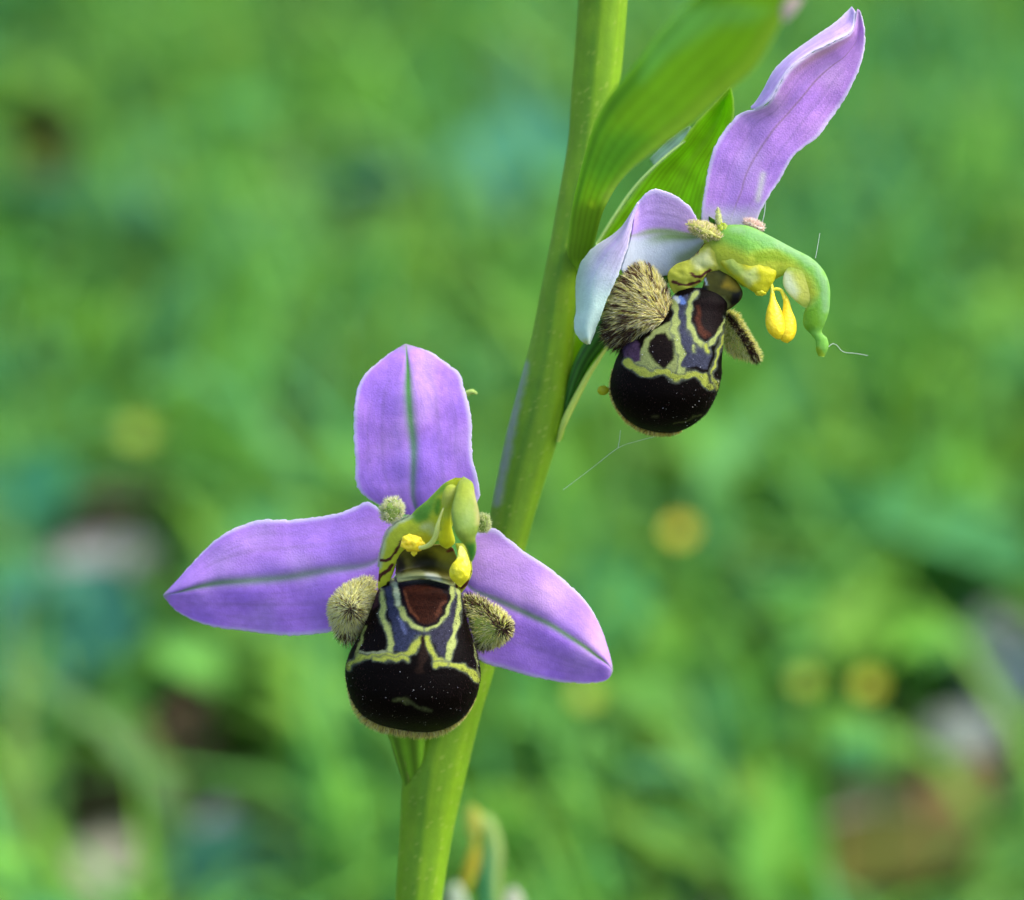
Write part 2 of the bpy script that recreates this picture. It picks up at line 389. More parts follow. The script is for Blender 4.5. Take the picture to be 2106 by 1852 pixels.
world_leaf('broad_leaf', 110, 1310, 2.2, 4.0, .8, 65, 14, (.028, .15, .10), 'large dark blue-green blurred leaf low at the left edge', 'broad leaves in the meadow')
world_leaf('broad_leaf', 35, 1020, 2.2, 2.6, .7, 100, 20, (.03, .17, .09), 'blurred teal leaf at the left edge above the dark blue-green one', 'broad leaves in the meadow')
world_leaf('broad_leaf', 500, 1790, 1.5, 2.7, .8, 20, 8, (.026, .14, .09), 'dark teal blurred leaf at the bottom left of the stem foot', 'broad leaves in the meadow')
world_leaf('broad_leaf', 1075, 345, 3.0, 3.8, .9, 60, 25, (.06, .26, .17), 'pale teal blurred leaf just left of the upper stem', 'broad leaves in the meadow')
world_leaf('broad_leaf', 875, 385, 2.2, 4.0, .4, 10, 5, (.035, .16, .12), 'long dark teal blurred leaf lying left of the pale teal one', 'broad leaves in the meadow')
world_leaf('broad_leaf', 1730, 450, 2.0, 3.8, .7, 40, 10, (.03, .16, .11), 'dark teal blurred leaf right of the upper flower', 'broad leaves in the meadow')
world_leaf('broad_leaf', 1560, 910, 4.0, 5.0, .15, 62, 12, (.10, .30, .08), 'long light green blade slanting up below the upper flower', 'broad leaves in the meadow')
world_leaf('broad_leaf', 170, 430, 3.0, 4.6, .3, 140, 0, (.05, .20, .11), 'blue-green narrow leaf slanting down at the upper left', 'broad leaves in the meadow')
world_leaf('broad_leaf', 1890, 1110, 2.6, 4.6, .38, 150, 8, (.09, .32, .10), 'bright green blurred leaf at the right edge slanting down right', 'broad leaves in the meadow')
world_leaf('broad_leaf', 1620, 1740, 3.0, 2.4, .5, 80, 45, (.13, .38, .04), 'bright yellow-green blurred leaf at the bottom right', 'broad leaves in the meadow')

def meadow_flower(px, py, h, r, pc, label):
    c = ground(px, py, h); root = thing('yellow_flower', label, 'flower', 'yellow meadow flowers')
    tocam = CAM - c; tocam /= np.linalg.norm(tocam); nrm = tocam * .55 + np.array([0, 0, .6]); nrm /= np.linalg.norm(nrm)
    a = np.cross(nrm, [0, 1, 0]); a /= np.linalg.norm(a); b = np.cross(nrm, a)
    first = None
    for i in range(5):
        th = i * 2 * math.pi / 5; e = a * math.cos(th) + b * math.sin(th); s = np.cross(nrm, e)
        U, Q = np.meshgrid(np.linspace(0, 1, 6), np.linspace(-1, 1, 5), indexing='ij')
        wd_ = np.sin(np.clip(U * .8 + .1, 0, 1) * math.pi)**.6 * .62
        g = c + U[..., None] * e * r + (Q * wd_)[..., None] * s * r + (.35 * U**2 - .12 * Q**2)[..., None] * nrm * r
        mesh_from('petal', g.reshape(-1, 3), grid_faces(6, 5), M_flower, root, np.tile(pc, (30, 1)))
    th = np.linspace(0, 2 * math.pi, 8, endpoint=False); ph = np.linspace(0, math.pi / 2, 4)
    g = c + (np.cos(ph)[:, None, None] * (np.cos(th)[None, :, None] * a + np.sin(th)[None, :, None] * b) + np.sin(ph)[:, None, None] * nrm * .8) * r * .3
    mesh_from('flower_centre', g.reshape(-1, 3), grid_faces(4, 8, True), M_flower, root, np.tile((.55, .45, .02), (32, 1)))
    g = tube_w([(c[0] + .4, c[1] + .3, gz(c[0], c[1])), (c[0] + .3, c[1] + .1, h * .5), tuple(c)], [.06, .05, .04])
    mesh_from('stem', g.reshape(-1, 3), caps(None, *g.shape[:2]), M_leaf, root, np.tile((.07, .2, .03), (60, 1)))
meadow_flower(1400, 1093, 6.0, .19, (.66, .56, .03), 'blurred strong yellow flower right of the lower bloom')
meadow_flower(1788, 1410, 5.2, .18, (.50, .54, .03), 'blurred yellow flower, right one of the pair at lower right')
meadow_flower(1660, 1402, 4.8, .18, (.32, .46, .03), 'blurred greenish yellow flower, left one of the pair at lower right')
meadow_flower(285, 892, 4.5, .26, (.28, .42, .04), 'blurred dull yellow flower left of the dorsal sepal')
meadow_flower(1207, 1432, 5.0, .2, (.36, .50, .04), 'faint small yellow-green flower under the right sepal')

def stone(px, py, rx, ry, rz, colr, label, rot=0, cat='stone', name='pale_stone', group='pale stones in the meadow'):
    c = ground(px, py, .6); ph = np.linspace(.03, math.pi - .03, 12)[:, None]; th = np.linspace(0, 2 * math.pi, 16, endpoint=False)[None]
    d = np.stack([np.sin(ph) * np.cos(th), np.sin(ph) * np.sin(th), np.cos(ph) + 0 * th], -1)
    k = 1 + .35 * np.array([mnoise.noise(Vector(v) * 1.4 + Vector((px, py, 0))) for v in d.reshape(-1, 3)]).reshape(d.shape[:2])
    cs, sn = math.cos(RAD(rot)), math.sin(RAD(rot)); v = d * k[..., None] * np.array([rx, ry, rz])
    v = np.stack([v[..., 0] * cs - v[..., 1] * sn, v[..., 0] * sn + v[..., 1] * cs, v[..., 2]], -1)
    o = mesh_from(name, (v).reshape(-1, 3), caps(None, 12, 16), M_litter, None, np.tile(colr, (192, 1)))
    o.location = (c[0], c[1], gz(c[0], c[1]) + rz * .55)
    o['label'] = label; o['category'] = cat; o['group'] = group
LILAC = (.38, .38, .42); PINK = (.42, .35, .29)
stone(210, 1115, 1.5, .75, .5, (.46, .45, .46), 'pale lilac-white blurred stone left of the left sepal tip', 10)
stone(200, 1700, .9, 2.0, .5, (.27, .27, .20), 'large pinkish blurred stone at the bottom left', -5)
stone(425, 1650, .45, 1.1, .4, LILAC, 'small lilac blurred stone between the dark gap and the bottom left', -25)
stone(2075, 1370, .8, 1.9, 1.0, (.52, .53, .55), 'whitish lilac blurred stone at the right edge', 10)
stone(1975, 1480, .75, .9, .7, (.28, .32, .30), 'grey-green blurred stone left of the whitish one at the right edge', 30)
stone(1800, 1670, 1.1, .7, .5, PINK, 'pinkish blurred stone at the bottom right above the rusty leaf', 0)
stone(1900, 1680, .9, .6, .4, (.26, .29, .27), 'greyish flat stone touching the pinkish one at bottom right', 15)
stone(1440, 1835, .9, .7, .4, LILAC, 'pale lilac blurred stone cut by the bottom edge', 20)
stone(1480, 1810, .6, .4, .3, (.2, .16, .13), 'dull brownish stone beside the pale lilac one at the bottom edge', 20)
def dry_leaf(px, py, size, az, colr, label):
    r = world_leaf('dry_leaf', px, py, .9, size, .6, az, 6, colr, label, 'dead leaves on the soil', 'dead leaf'); return r
dry_leaf(1850, 1775, 3.6, 10, (.12, .12, .02), 'olive-rust dead leaf on the soil at the bottom right')
dry_leaf(2000, 1640, 2.6, 60, (.20, .13, .05), 'tan dead leaf on the soil near the lower right edge')
dry_leaf(395, 1490, 1.8, 80, (.17, .11, .06), 'reddish brown dead leaf left of the dark gap at lower left')
dry_leaf(100, 330, 3.0, 100, (.20, .15, .05), 'upright yellowish brown dead leaf at the upper left')
dry_leaf(55, 375, 2.2, 40, (.22, .18, .05), 'orange-brown dead leaf at the upper left edge')
dry_leaf(300, 1020, 2.4, 30, (.14, .11, .06), 'dull brown dead leaf above the lilac-white stone')
dry_leaf(640, 30, 2.6, 90, (.22, .20, .05), 'yellow-brown dead leaf at the top edge left of the stem')

# =================================================================== THE ORCHID
orchid = thing('bee_orchid', 'bee orchid with two purple and black blooms in sharp focus on a thick green stem', 'orchid', None, (0, 0, 0))
def flower_part(label):
    o = bpy.data.objects.new('flower', None); S.collection.objects.link(o); o.parent = orchid; o['label'] = label; o.empty_display_size = .3
    return o

# ---- stem
SL = [(1200,-260,120),(1196,-120,160),(1190,0,190),(1176,180,210),(1168,290,215),(1150,400,220),(1132,500,220),(1112,600,220),(1092,700,220),(1066,800,220),(1041,895,220),(1016,1014,220),(1000,1098,220),(960,1250,225),(900,1400,230),(850,1500,235),(829,1600,240),(822,1720,250),(813,1852,260),(800,2050,290),(790,2700,500),(790,4000,1100),(770,5060,1400)]
SR = [(1290,-260,120),(1293,-120,160),(1291,0,190),(1275,180,210),(1258,290,215),(1236,400,220),(1207,500,220),(1190,600,220),(1182,700,220),(1170,800,220),(1150,895,220),(1112,1020,220),(1086,1110,220),(1050,1240,225),(1014,1390,230),(990,1470,235),(958,1600,240),(931,1720,250),(910,1852,260),(890,2050,290),(880,2700,500),(880,4000,1100),(880,5060,1400)]
g = fat(SL, SR, 620, 56, 1.0, 'crt')
th = np.linspace(0, 2 * math.pi, 56, endpoint=False)
gc = g.mean(1, keepdims=True); rel = g - gc
rid = 1 + .006 * np.sin(th * 9 + .7)[None] + .004 * np.sin(th * 17)[None]
g = gc + rel * rid[..., None]
X, Y = g[..., 0], g[..., 1]
col = np.tile(np.array([.14, .27, .006]), X.shape + (1,))
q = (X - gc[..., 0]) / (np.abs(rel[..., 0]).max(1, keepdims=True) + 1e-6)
col = mix(col, [.17, .31, .008], sst(-.3, 1.0, q) * .7)  # light from the right painted in: lighter green towards that side
col = mix(col, [.055, .17, .012], np.exp(-((q + .25) / .2)**2) * .55)  # shade painted into the colour: darker band left of the middle
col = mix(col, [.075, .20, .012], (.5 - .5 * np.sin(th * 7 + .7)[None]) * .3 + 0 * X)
col = mix(col, [.20, .34, .012], np.clip(vnoise(X, Y * .25, .05), 0, 1) * .5)
col = col * (1 + .10 * vnoise(th[None] * 9 + 0 * X, Y * .004, 1.0, 3) + .07 * vnoise(X, Y, .03, 4) + .05 * vnoise(th[None] * 22 + 0 * X, Y * .01, 1.0, 5))[..., None]
spk = vnoise(X, Y * .7, .16, 6); col = mix(col, [.30, .38, .06], sst(.42, .55, spk) * .45)
lil = [(a[0], a[1]) for a in c6([(235,880),(205,1000),(172,1150),(152,1280),(122,1400),(100,1540)])]
col = paint(col, X, Y, [('stroke', lil, (.21, .27, .19), 10, 9)])
col[np.sin(th + math.pi / 2)[None].repeat(620, 0) < 0] = [.12, .28, .02]
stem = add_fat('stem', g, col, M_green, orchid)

# ---- sepals ---------------------------------------------------------------
def sepal_col(g, seed, base=(.44, .215, .76), pink=(.66, .32, .76), vein=(.09, .26, .03), edge=(.74, .68, .86), tipc=(.25, .35, .12), veinw=(.035, .02), ew=.05, green_tip=.5, two=0):
    n, m = g.shape[:2]
    T, U = np.meshgrid(np.linspace(0, 1, n), np.linspace(0, 1, m), indexing='ij')    # T: 0 tip .. 1 base
    no = vnoise(g[..., 0], g[..., 1], .012, seed); st = vnoise(U * 60, T * 5, 1.0, seed + 3)
    mo = vnoise(g[..., 0], g[..., 1], .07, seed + 7)
    col = np.tile(np.array(base), (n, m, 1))
    col = mix(col, pink, np.clip(.35 + .9 * no + .25 * mo, 0, 1) * .8)
    col = col * (1 + .08 * st + .10 * mo + .08 * vnoise(g[..., 0], g[..., 1], .25, seed + 9))[..., None]
    col = mix(col, [.62, .50, .82], np.clip(no * 1.2 - .1, 0, 1) * .45)
    for k, s_ in ((.26, .35), (.74, .35), (.13, .15), (.87, .15)):
        kk = k + .015 * np.sin(T * 7 + seed)
        col = mix(col, np.array([.20, .14, .32]), np.exp(-((U - kk) / .02)**2) * s_ * .8 * sst(.05, .3, T))
    for q_ in np.linspace(.07, .93, 15):
        kk = .5 + (q_ - .5) * (1 - .55 * (1 - sst(0, .35, T))) + .012 * np.sin(T * 16 + q_ * 30)
        col = mix(col, np.array([.26, .17, .45]), np.exp(-((U - kk) / .005)**2) * .28 * (vnoise(T * 5, T * 0 + q_ * 9, 1.0, seed) > -.15))
    col = mix(col, np.array([.34, .22, .60]), np.exp(-((U - .40) / .09)**2) * .35 * sst(.05, .3, T))
    col = mix(col, np.array([.42, .24, .86]), sst(.35, .75, T) * .25)
    vw = veinw[0] * (1 - T) + veinw[1] * T
    vk = .5 + .008 * np.sin(T * 12 + seed)
    f = np.exp(-((U - vk) / vw)**2)
    col = mix(col, vein, np.clip(f * (1.05 - .5 * T), 0, 1))
    if two: col = mix(col, np.array([.74, .44, .72]), (1 - sst(.38, .5, U)) * two * (.6 + .4 * no)); col = mix(col, np.array([.40, .20, .80]), sst(.5, .6, U) * two * .5)
    d_e = np.minimum(U, 1 - U)
    col = mix(col, edge, (1 - sst(0, ew, d_e)) * .85)
    col = mix(col, tipc, (1 - sst(0, .06, T)) * green_tip)
    return col
def sepal(L, Mr, R, seed, parent, n=150, m=90, mode='arc', thick=4, **kw):
    g = loft([L, Mr, R], n, m, mode)
    wob = vnoise(g[..., 0], g[..., 1], .015, seed + 11) * 7
    g[..., 2] += wob
    T, U = np.meshgrid(np.linspace(0, 1, n), np.linspace(0, 1, m), indexing='ij')
    g[..., 2] += 4 * np.exp(-((U - .5) / .06)**2) * sst(0, .1, T)        # groove along the midrib
    return add_loft('sepal', g, sepal_col(g, seed, **kw), M_petal, parent, thick)

# ======================================================= lower flower
fl = flower_part('lower bloom facing the camera with three spread violet sepals')
sepal(c3([(1092,60,95),(1000,120,85),(908,205,70),(875,300,60),(868,400,50),(870,500,45),(876,600,45),(875,650,45),(892,702,48),(932,735,50),(985,765,55),(1060,800,60)]),
      c3([(1096,62,95),(1102,150,60),(1106,240,45),(1112,300,35),(1118,380,30),(1122,440,28),(1126,500,28),(1128,560,28),(1130,620,30),(1130,680,35),(1132,740,45),(1150,810,60)]),
      c3([(1100,62,95),(1200,95,92),(1290,155,80),(1335,195,70),(1350,250,60),(1372,330,50),(1384,410,45),(1383,490,45),(1390,570,45),(1410,650,48),(1415,740,52),(1340,820,60)]),
      1, fl, 170, 100, 'crt', vein=(.04, .26, .01), veinw=(.055, .026))
sepal(c3([(36,1158,110),(90,1100,105),(170,1010,95),(270,912,85),(370,857,75),(470,830,68),(600,829,60),(700,818,55),(800,800,50),(870,775,50),(940,753,50),(1040,850,60)]),
      c3([(36,1160,110),(100,1145,85),(180,1125,68),(280,1107,58),(380,1097,52),(480,1087,48),(580,1076,46),(670,1064,44),(760,1052,44),(850,1040,46),(940,1020,50),(1060,950,60)]),
      c3([(36,1164,110),(90,1225,110),(180,1275,105),(290,1304,98),(400,1316,92),(500,1330,86),(600,1336,80),(700,1330,75),(800,1310,70),(880,1270,65),(960,1180,60),(1070,1050,60)]),
      2, fl, 190, 100, 'crt', pink=(.54, .28, .74), vein=(.13, .24, .12), veinw=(.05, .04), two=.18)
sepal(c3([(2000,1480,95),(1978,1390,90),(1942,1285,80),(1882,1185,70),(1800,1103,62),(1705,1028,56),(1615,970,52),(1545,912,50),(1482,868,50),(1420,880,52),(1340,940,60)]),
      c3([(1998,1490,95),(1975,1460,72),(1930,1425,58),(1870,1378,50),(1800,1330,46),(1720,1282,44),(1640,1248,44),(1550,1208,45),(1470,1168,47),(1390,1130,50),(1320,1060,60)]),
      c3([(1998,1500,95),(1970,1532,98),(1900,1543,95),(1810,1542,92),(1720,1530,90),(1620,1508,86),(1520,1478,84),(1430,1450,82),(1380,1380,76),(1350,1280,70),(1300,1150,60)]),
      3, fl, 170, 100, 'crt', pink=(.66, .38, .72), vein=(.09, .26, .02), veinw=(.04, .025), two=.6)

# ---- labellum: body with its pigment pattern
def lip(name, L, R, layers, parent, b, tiltfn=None, cx=3.098):
    n, m = 300, 300
    f = crt; l, r = f(L, n), f(R, n)
    g = fat(L, R, n, m, b, 'crt')
    if tiltfn is not None: g[..., 2] += tiltfn(np.linspace(0, 1, n))[:, None]
    X, Y = g[..., 0], g[..., 1]
    wx = vnoise(X, Y, .055, 5) * 5.5 + vnoise(X, Y, .35, 6) * 1.5; wy = vnoise(X, Y, .055, 15) * 5.5 + vnoise(X, Y, .35, 16) * 1.5
    col = np.tile(np.array([.0020, .0009, .0007]), X.shape + (1,))
    col = paint(col, X + wx, Y + wy, layers)
    yel_ = sst(.05, .2, col[..., 1])
    col = col * np.clip(1 + (.55 - .4 * yel_) * vnoise(X, Y, .45, 8) + (.45 - .25 * yel_) * vnoise(X, Y, .17, 9), .3, 2)[..., None]
    back = np.sin(np.linspace(0, 2 * math.pi, m, endpoint=False) + math.pi / 2) < -.12
    col[:, back] = [.10, .09, .025]
    return add_fat(name, g, col, M_lip, parent), g, col
BLU = (.022, .026, .052); BLU2 = (.021, .020, .036)
LL = c1([(560,700,40),(480,725,12),(425,790,0),(400,860,10),(365,950,15),(325,1040,15),(280,1120,15),(240,1200,15),(219,1290,15),(228,1390,15),(262,1490,15),(325,1580,18),(420,1640,25),(540,1672,32),(640,1688,40),(700,1694,48)])
LR = c1([(800,700,40),(900,725,12),(950,790,0),(965,860,10),(985,950,15),(1010,1040,15),(1035,1120,15),(1060,1200,15),(1077,1290,15),(1072,1380,15),(1048,1470,15),(1000,1560,18),(930,1630,25),(850,1672,32),(780,1690,40),(740,1696,48)])
lay = [
 ('stroke', c1([(430,760),(455,850),(452,950),(480,1030),(510,1100),(508,1190)]), YEL2, 6, 2.6),
 ('stroke', c1([(935,790),(942,900),(930,1000),(905,1090),(880,1180),(866,1240)]), YEL2, 5.5, 2),
 ('poly', c1([(470,770),(540,760),(560,860),(590,960),(640,1040),(700,1060),(700,1090),(650,1105),(628,1165),(575,1185),(528,1165),(535,1100),(508,1020),(492,920)]), BLU, 2.5),
 ('poly', c1([(890,800),(925,810),(930,900),(915,980),(890,1080),(868,1180),(850,1222),(818,1200),(790,1130),(745,1085),(700,1080),(705,1045),(760,1050),(830,1000),(865,900)]), BLU2, 2.5),
 ('stroke', c1([(560,960),(600,1060)]), (.06, .07, .14), 5, 4),
 ('stroke', c1([(520,720),(545,800),(562,880),(600,960),(650,1015),(705,1035)]), YEL2, 5.6, 2.6),
 ('stroke', c1([(530,740),(560,870)]), PALE, 6, 2.5),
 ('stroke', c1([(920,730),(895,800),(880,880),(830,970),(770,1015),(735,1035)]), YEL2, 6, 2),
 ('stroke', c1([(240,1275),(290,1222),(400,1208),(510,1200),(590,1215),(645,1180),(672,1120),(690,1095)]), YEL, 6.2, 2.6),
 ('stroke', c1([(735,1095),(760,1160),(795,1235),(880,1262),(960,1278),(1035,1318),(1058,1365)]), YEL, 6.2, 2.6),
 ('stroke', c1([(400,1225),(620,1228)]), YEL, 5, 2),
 ('stroke', c1([(790,1265),(860,1262)]), YEL, 6, 2),
 ('stroke', c1([(345,1020),(312,1110),(290,1200)]), (.16, .19, .05), 4, 2),
 ('stroke', c1([(320,1180),(480,1185)]), (.20, .22, .12), 3, 2),
 ('stroke', c1([(1035,1130),(1060,1230),(1066,1330)]), (.14, .16, .06), 2.0, 1.5),
 ('poly', c1([(545,755),(620,735),(700,722),(790,745),(880,790),(884,850),(850,930),(815,985),(765,1018),(718,1024),(672,1000),(622,945),(585,875)]), (.006, .003, .004), 2),
 ('poly', c1([(585,775),(640,752),(710,745),(790,765),(862,810),(855,865),(828,930),(795,975),(750,998),(715,1000),(680,980),(640,930),(608,865)]), (.028, .007, .003), 3),
 ('stroke', c1([(590,800),(625,890),(680,965)]), (.09, .028, .012), 3, 3),
 ('stroke', c1([(845,860),(800,950)]), (.08, .025, .012), 3, 3),
 ('stroke', c1([(535,1492),(585,1478),(620,1510)]), (.05, .055, .018), 5, 4),
 ('stroke', c1([(620,1512),(700,1535),(765,1558)]), (.035, .04, .015), 4, 4),
 ('stroke', c1([(705,1100),(712,1200),(690,1300)]), (.012, .006, .004), 9, 4),
 ('stroke', c1([(425,790),(395,880)]), (.035, .012, .022), 8, 4),
]
lipo, glip, clip_ = lip('labellum', LL, LR, lay, fl, [.4,.55,.7,.75,.75,.75,.8,.8,.75,.6], lambda t: -30 * np.sin(t * math.pi)**.8)

# ---- hairs
def hairs(name, roots, dirs, length, radius, cols, parent, bend=None, segs=3, label=None):
    """stuff: many fine tapered hairs; roots and dirs in drawing space"""
    n = len(roots); R0 = P(roots); dw = P(roots + dirs * 4) - R0
    dw /= np.linalg.norm(dw, axis=1)[:, None] + 1e-9
    if bend is None: bend = np.zeros((n, 3))
    bw = P(roots + bend * 4) - R0; bw /= SC * 4
    u = np.cross(dw, rng.normal(size=(n, 3))); u /= np.linalg.norm(u, axis=1)[:, None] + 1e-9; v = np.cross(dw, u)
    K = segs; V = np.zeros((n, 3 * K + 1, 3))
    for i in range(K + 1):
        t = i / K; c = R0 + dw * (length * t * SC)[:, None] + bw * (length * t * t * .5 * SC)[:, None]
        if i == K: V[:, 3 * K] = c; break
        r = (radius * (1 - .75 * t) * SC)[:, None]
        for j in range(3):
            a = j * 2 * math.pi / 3; V[:, 3 * i + j] = c + r * (u * math.cos(a) + v * math.sin(a))
    base = (np.arange(n) * (3 * K + 1))[:, None]; F = []
    for i in range(K - 1):
        for j in range(3):
            j2 = (j + 1) % 3; F.append(np.hstack([base + 3 * i + j, base + 3 * i + j2, base + 3 * i + 3 + j2, base + 3 * i + 3 + j]))
    Fl = np.vstack(F).tolist()
    for j in range(3): Fl += np.hstack([base + 3 * (K - 1) + j, base + 3 * (K - 1) + (j + 1) % 3, base + 3 * K]).tolist()
    cc = np.repeat(cols[:, None], 3 * K + 1, 1)
    o = mesh_from(name, V.reshape(-1, 3), Fl, M_hair, parent, cc.reshape(-1, 3)); o['kind'] = 'stuff'
    return o
def surf(g, n, front=-.3):
    """random points on a fat body with outward normals (drawing space)"""
    N_, M_ = g.shape[:2]
    ge = np.concatenate([g, g[:, :1]], 1)
    a = ge[:-1, :-1]; b_ = ge[:-1, 1:]; c_ = ge[1:, :-1]; d_ = ge[1:, 1:]
    nr = np.cross(c_ - a, b_ - a); ar = np.linalg.norm(nr, axis=-1); ctr = g.mean((0, 1))
    nr = nr / (ar[..., None] + 1e-9); flip = np.sign(((a - g.mean(1)[:-1, None]) * nr).sum(-1)); flip[flip == 0] = 1
    nr = nr * flip[..., None]
    wgt = ar * (nr[..., 2] < -front); wgt = wgt.ravel() / wgt.sum()
    k = rng.choice(len(wgt), n, p=wgt); i, j = k // M_, k % M_; u, v = rng.random((2, n))[..., None]
    p = a[i, j] * (1 - u) * (1 - v) + b_[i, j] * (1 - u) * v + c_[i, j] * u * (1 - v) + d_[i, j] * u * v
    return p, nr[i, j]
CREAM = np.array([.95, .90, .50]); CREAM2 = np.array([.93, .88, .28]); BRN = np.array([.16, .075, .045]); DBR = np.array([.035, .014, .016])
def pick(n, opts, pr):
    return np.array(opts)[rng.choice(len(opts), n, p=np.array(pr) / sum(pr))]

def shr(L, k, cx, cy): return [(cx + (a - cx) * k, cy + (b_ - cy) * k, c_) for a, b_, c_ in L]
def knob(name, L, R, depth_b, whirl, parent, col_fn, nh, hl, away=.6, nrm=.6, dfn=None, pull=None, rad=1.0, peak=0, pr_=60, shrink=.84):
    q = np.array(list(L) + list(R)); cx_, cy_ = q[:, 0].mean(), q[:, 1].mean(); sx_ = shrink
    g = fat(shr(L, sx_, cx_, cy_), shr(R, sx_, cx_, cy_), 70, 56, depth_b, 'crt')
    r = np.hypot(g[..., 0] - whirl[0], g[..., 1] - whirl[1])
    front = g[..., 2] < g.mean(1)[:, None, 2]
    g[..., 2] -= peak * np.exp(-(r / pr_)**2) * front
    c = col_fn(g, r); o = add_fat(name, g, c, M_lip, parent)
    p, nn = surf(g, nh, -.45)
    w_ = np.stack([p[:, 0] - whirl[0], p[:, 1] - whirl[1], 0 * p[:, 0]], 1); rr = np.linalg.norm(w_, axis=1); w_ /= rr[:, None] + 1e-6
    d_ = nn * nrm + w_ * away + rng.normal(size=p.shape) * .13
    if pull is not None: d_ = d_ + pull(p)
    d_ /= np.linalg.norm(d_, axis=1)[:, None]
    return g, p, nn, d_, rr

# left side lobe of the lower flower
LA = c1([(400,672,25),(330,680,15),(260,710,5),(180,760,0),(120,830,0),(98,910,0),(112,990,5),(150,1070,10),(190,1120,15),(225,1148,20)])
LB = c1([(425,700,25),(425,760,20),(420,830,20),(405,900,20),(385,960,20),(350,1010,20),(315,1060,20),(285,1100,20),(260,1130,20),(240,1150,20)])
wh = (640 + 250 / 3.098, 960 + 905 / 3.098)
def cf(g, r):
    c = np.tile(np.array([.75, .72, .30]), r.shape + (1,)); c = mix(c, [.05, .02, .012], np.exp(-(r / 9)**2)); return c
g_, p, nn, d_, rr = knob('side_lobe', LA, LB, .7, wh, fl, cf, 3900, 12, .75, .55, peak=26, pr_=34)
low = sst(1010, 1120, (p[:, 1] - 960) * 3.098 - ((p[:, 0] - 640) * 3.098 - 200) * .3)
n = len(p); colr = pick(n, [CREAM, CREAM2, (.95, .93, .70), BRN], [.55, .2, .19, .06]) * rng.uniform(.8, 1.2, n)[:, None]
colr = np.where((rng.random(n) < low * .85)[:, None], pick(n, [BRN, DBR, (.17, .09, .04)], [.4, .3, .3]), colr)
colr = np.where((rng.random(n) < np.exp(-(rr / 11)**2) * .95)[:, None], DBR, colr)
colr = np.where((rng.random(n) < .35 * np.exp(-((rr - 16) / 9)**2))[:, None], BRN, colr)
hairs('lobe_hair', p, d_, rng.uniform(5, 15, n) * (1 + .6 * low), rng.uniform(.55, .95, n), colr, fl, np.tile([0, .25, 0], (n, 1)))

# right side lobe
LA = c1([(955,780,25),(955,840,20),(965,900,15),(985,960,10),(1000,1020,10),(1015,1080,10),(1030,1130,12),(1045,1165,15),(1060,1190,18)])
LB = c1([(975,780,25),(1060,805,15),(1150,860,5),(1240,920,0),(1293,990,0),(1300,1050,0),(1260,1110,5),(1190,1160,10),(1090,1200,18)])
wh = (640 + 1222 / 3.098, 960 + 1035 / 3.098)
def cf(g, r):
    c = np.tile(np.array([.36, .42, .08]), r.shape + (1,)); c = mix(c, [.05, .02, .012], np.exp(-(r / 10)**2)); return c
g_, p, nn, d_, rr = knob('side_lobe', LA, LB, .55, wh, fl, cf, 3300, 12, .45, .55, peak=30, pr_=26)
n = len(p); Xc = (p[:, 0] - 640) * 3.098; Yc = (p[:, 1] - 960) * 3.098
stripe = np.exp(-(seg_dist(Xc, Yc, [(1010, 860), (1090, 900), (1160, 970), (1222, 1035)]) / 40)**2)
bot = sst(1090, 1160, Yc) * (Xc < 1150)
colr = pick(n, [CREAM, CREAM2, (.66, .62, .36), BRN], [.5, .3, .15, .05]) * rng.uniform(.8, 1.2, n)[:, None]
colr = np.where((rng.random(n) < stripe * .8)[:, None], pick(n, [BRN, DBR], [.6, .4]), colr)
colr = np.where((rng.random(n) < bot * .5)[:, None], DBR, colr)
colr = np.where((rng.random(n) < np.exp(-(rr / 12)**2) * .95)[:, None], DBR, colr)
innerlow = ((Xc > 1000) & (Xc < 1180) & (Yc > 960) & (Yc < 1120) & (stripe < .5))
keep = ~(innerlow & (rng.random(n) < .75))
hairs('lobe_hair', p[keep], d_[keep], (rng.uniform(5, 14, n))[keep], rng.uniform(.55, .95, n)[keep], colr[keep], fl, np.tile([.1, .2, 0], (keep.sum(), 1)))

# fringe of short hair round the lower edge, plus short velvet at the flanks
def fringe(parent, outline, n, ln, cols, pr, spread=16, depth=(0, 45), cen=None, rad=(.5, .85)):
    q = cr(outline, 400); k = rng.integers(0, 399, n)
    p = q[k].copy(); t = q[k + 1] - q[k]; nrm = np.stack([t[:, 1], -t[:, 0], 0 * t[:, 0]], 1); nrm /= np.linalg.norm(nrm, axis=1)[:, None]
    out = p - np.array([cen[0], cen[1], 0]); out[:, 2] = 0; sg = np.sign((nrm * out).sum(1)); nrm *= sg[:, None]
    inn = rng.random(n)**1.5 * spread; p -= nrm * inn[:, None]; p[:, 2] += rng.uniform(depth[0], depth[1], n)
    d_ = nrm + rng.normal(size=(n, 3)) * .25; d_[:, 2] -= .1; d_ /= np.linalg.norm(d_, axis=1)[:, None]
    kk = np.interp(k / 399, np.linspace(0, 1, len(ln)), ln)
    c = pick(n, cols, pr) * rng.uniform(.8, 1.2, n)[:, None]
    hairs('fringe_hair', p, d_, kk * rng.uniform(.6, 1.25, n), rng.uniform(rad[0], rad[1], n), c, parent)
ed = c1([(222,1340,22),(262,1490,22),(325,1585,24),(420,1648,28),(540,1680,34),(640,1694,38),(720,1700,40),(800,1694,38),(860,1674,34),(930,1635,28),(1000,1562,24),(1050,1470,22)])
fringe(fl, ed, 4200, [3, 6, 10, 15, 15, 14, 15, 14, 11, 7, 4, 3], [CREAM2, (.70, .56, .2), CREAM, BRN], [.4, .3, .2, .1], 9, (-10, 22), cen=(845, 1380))

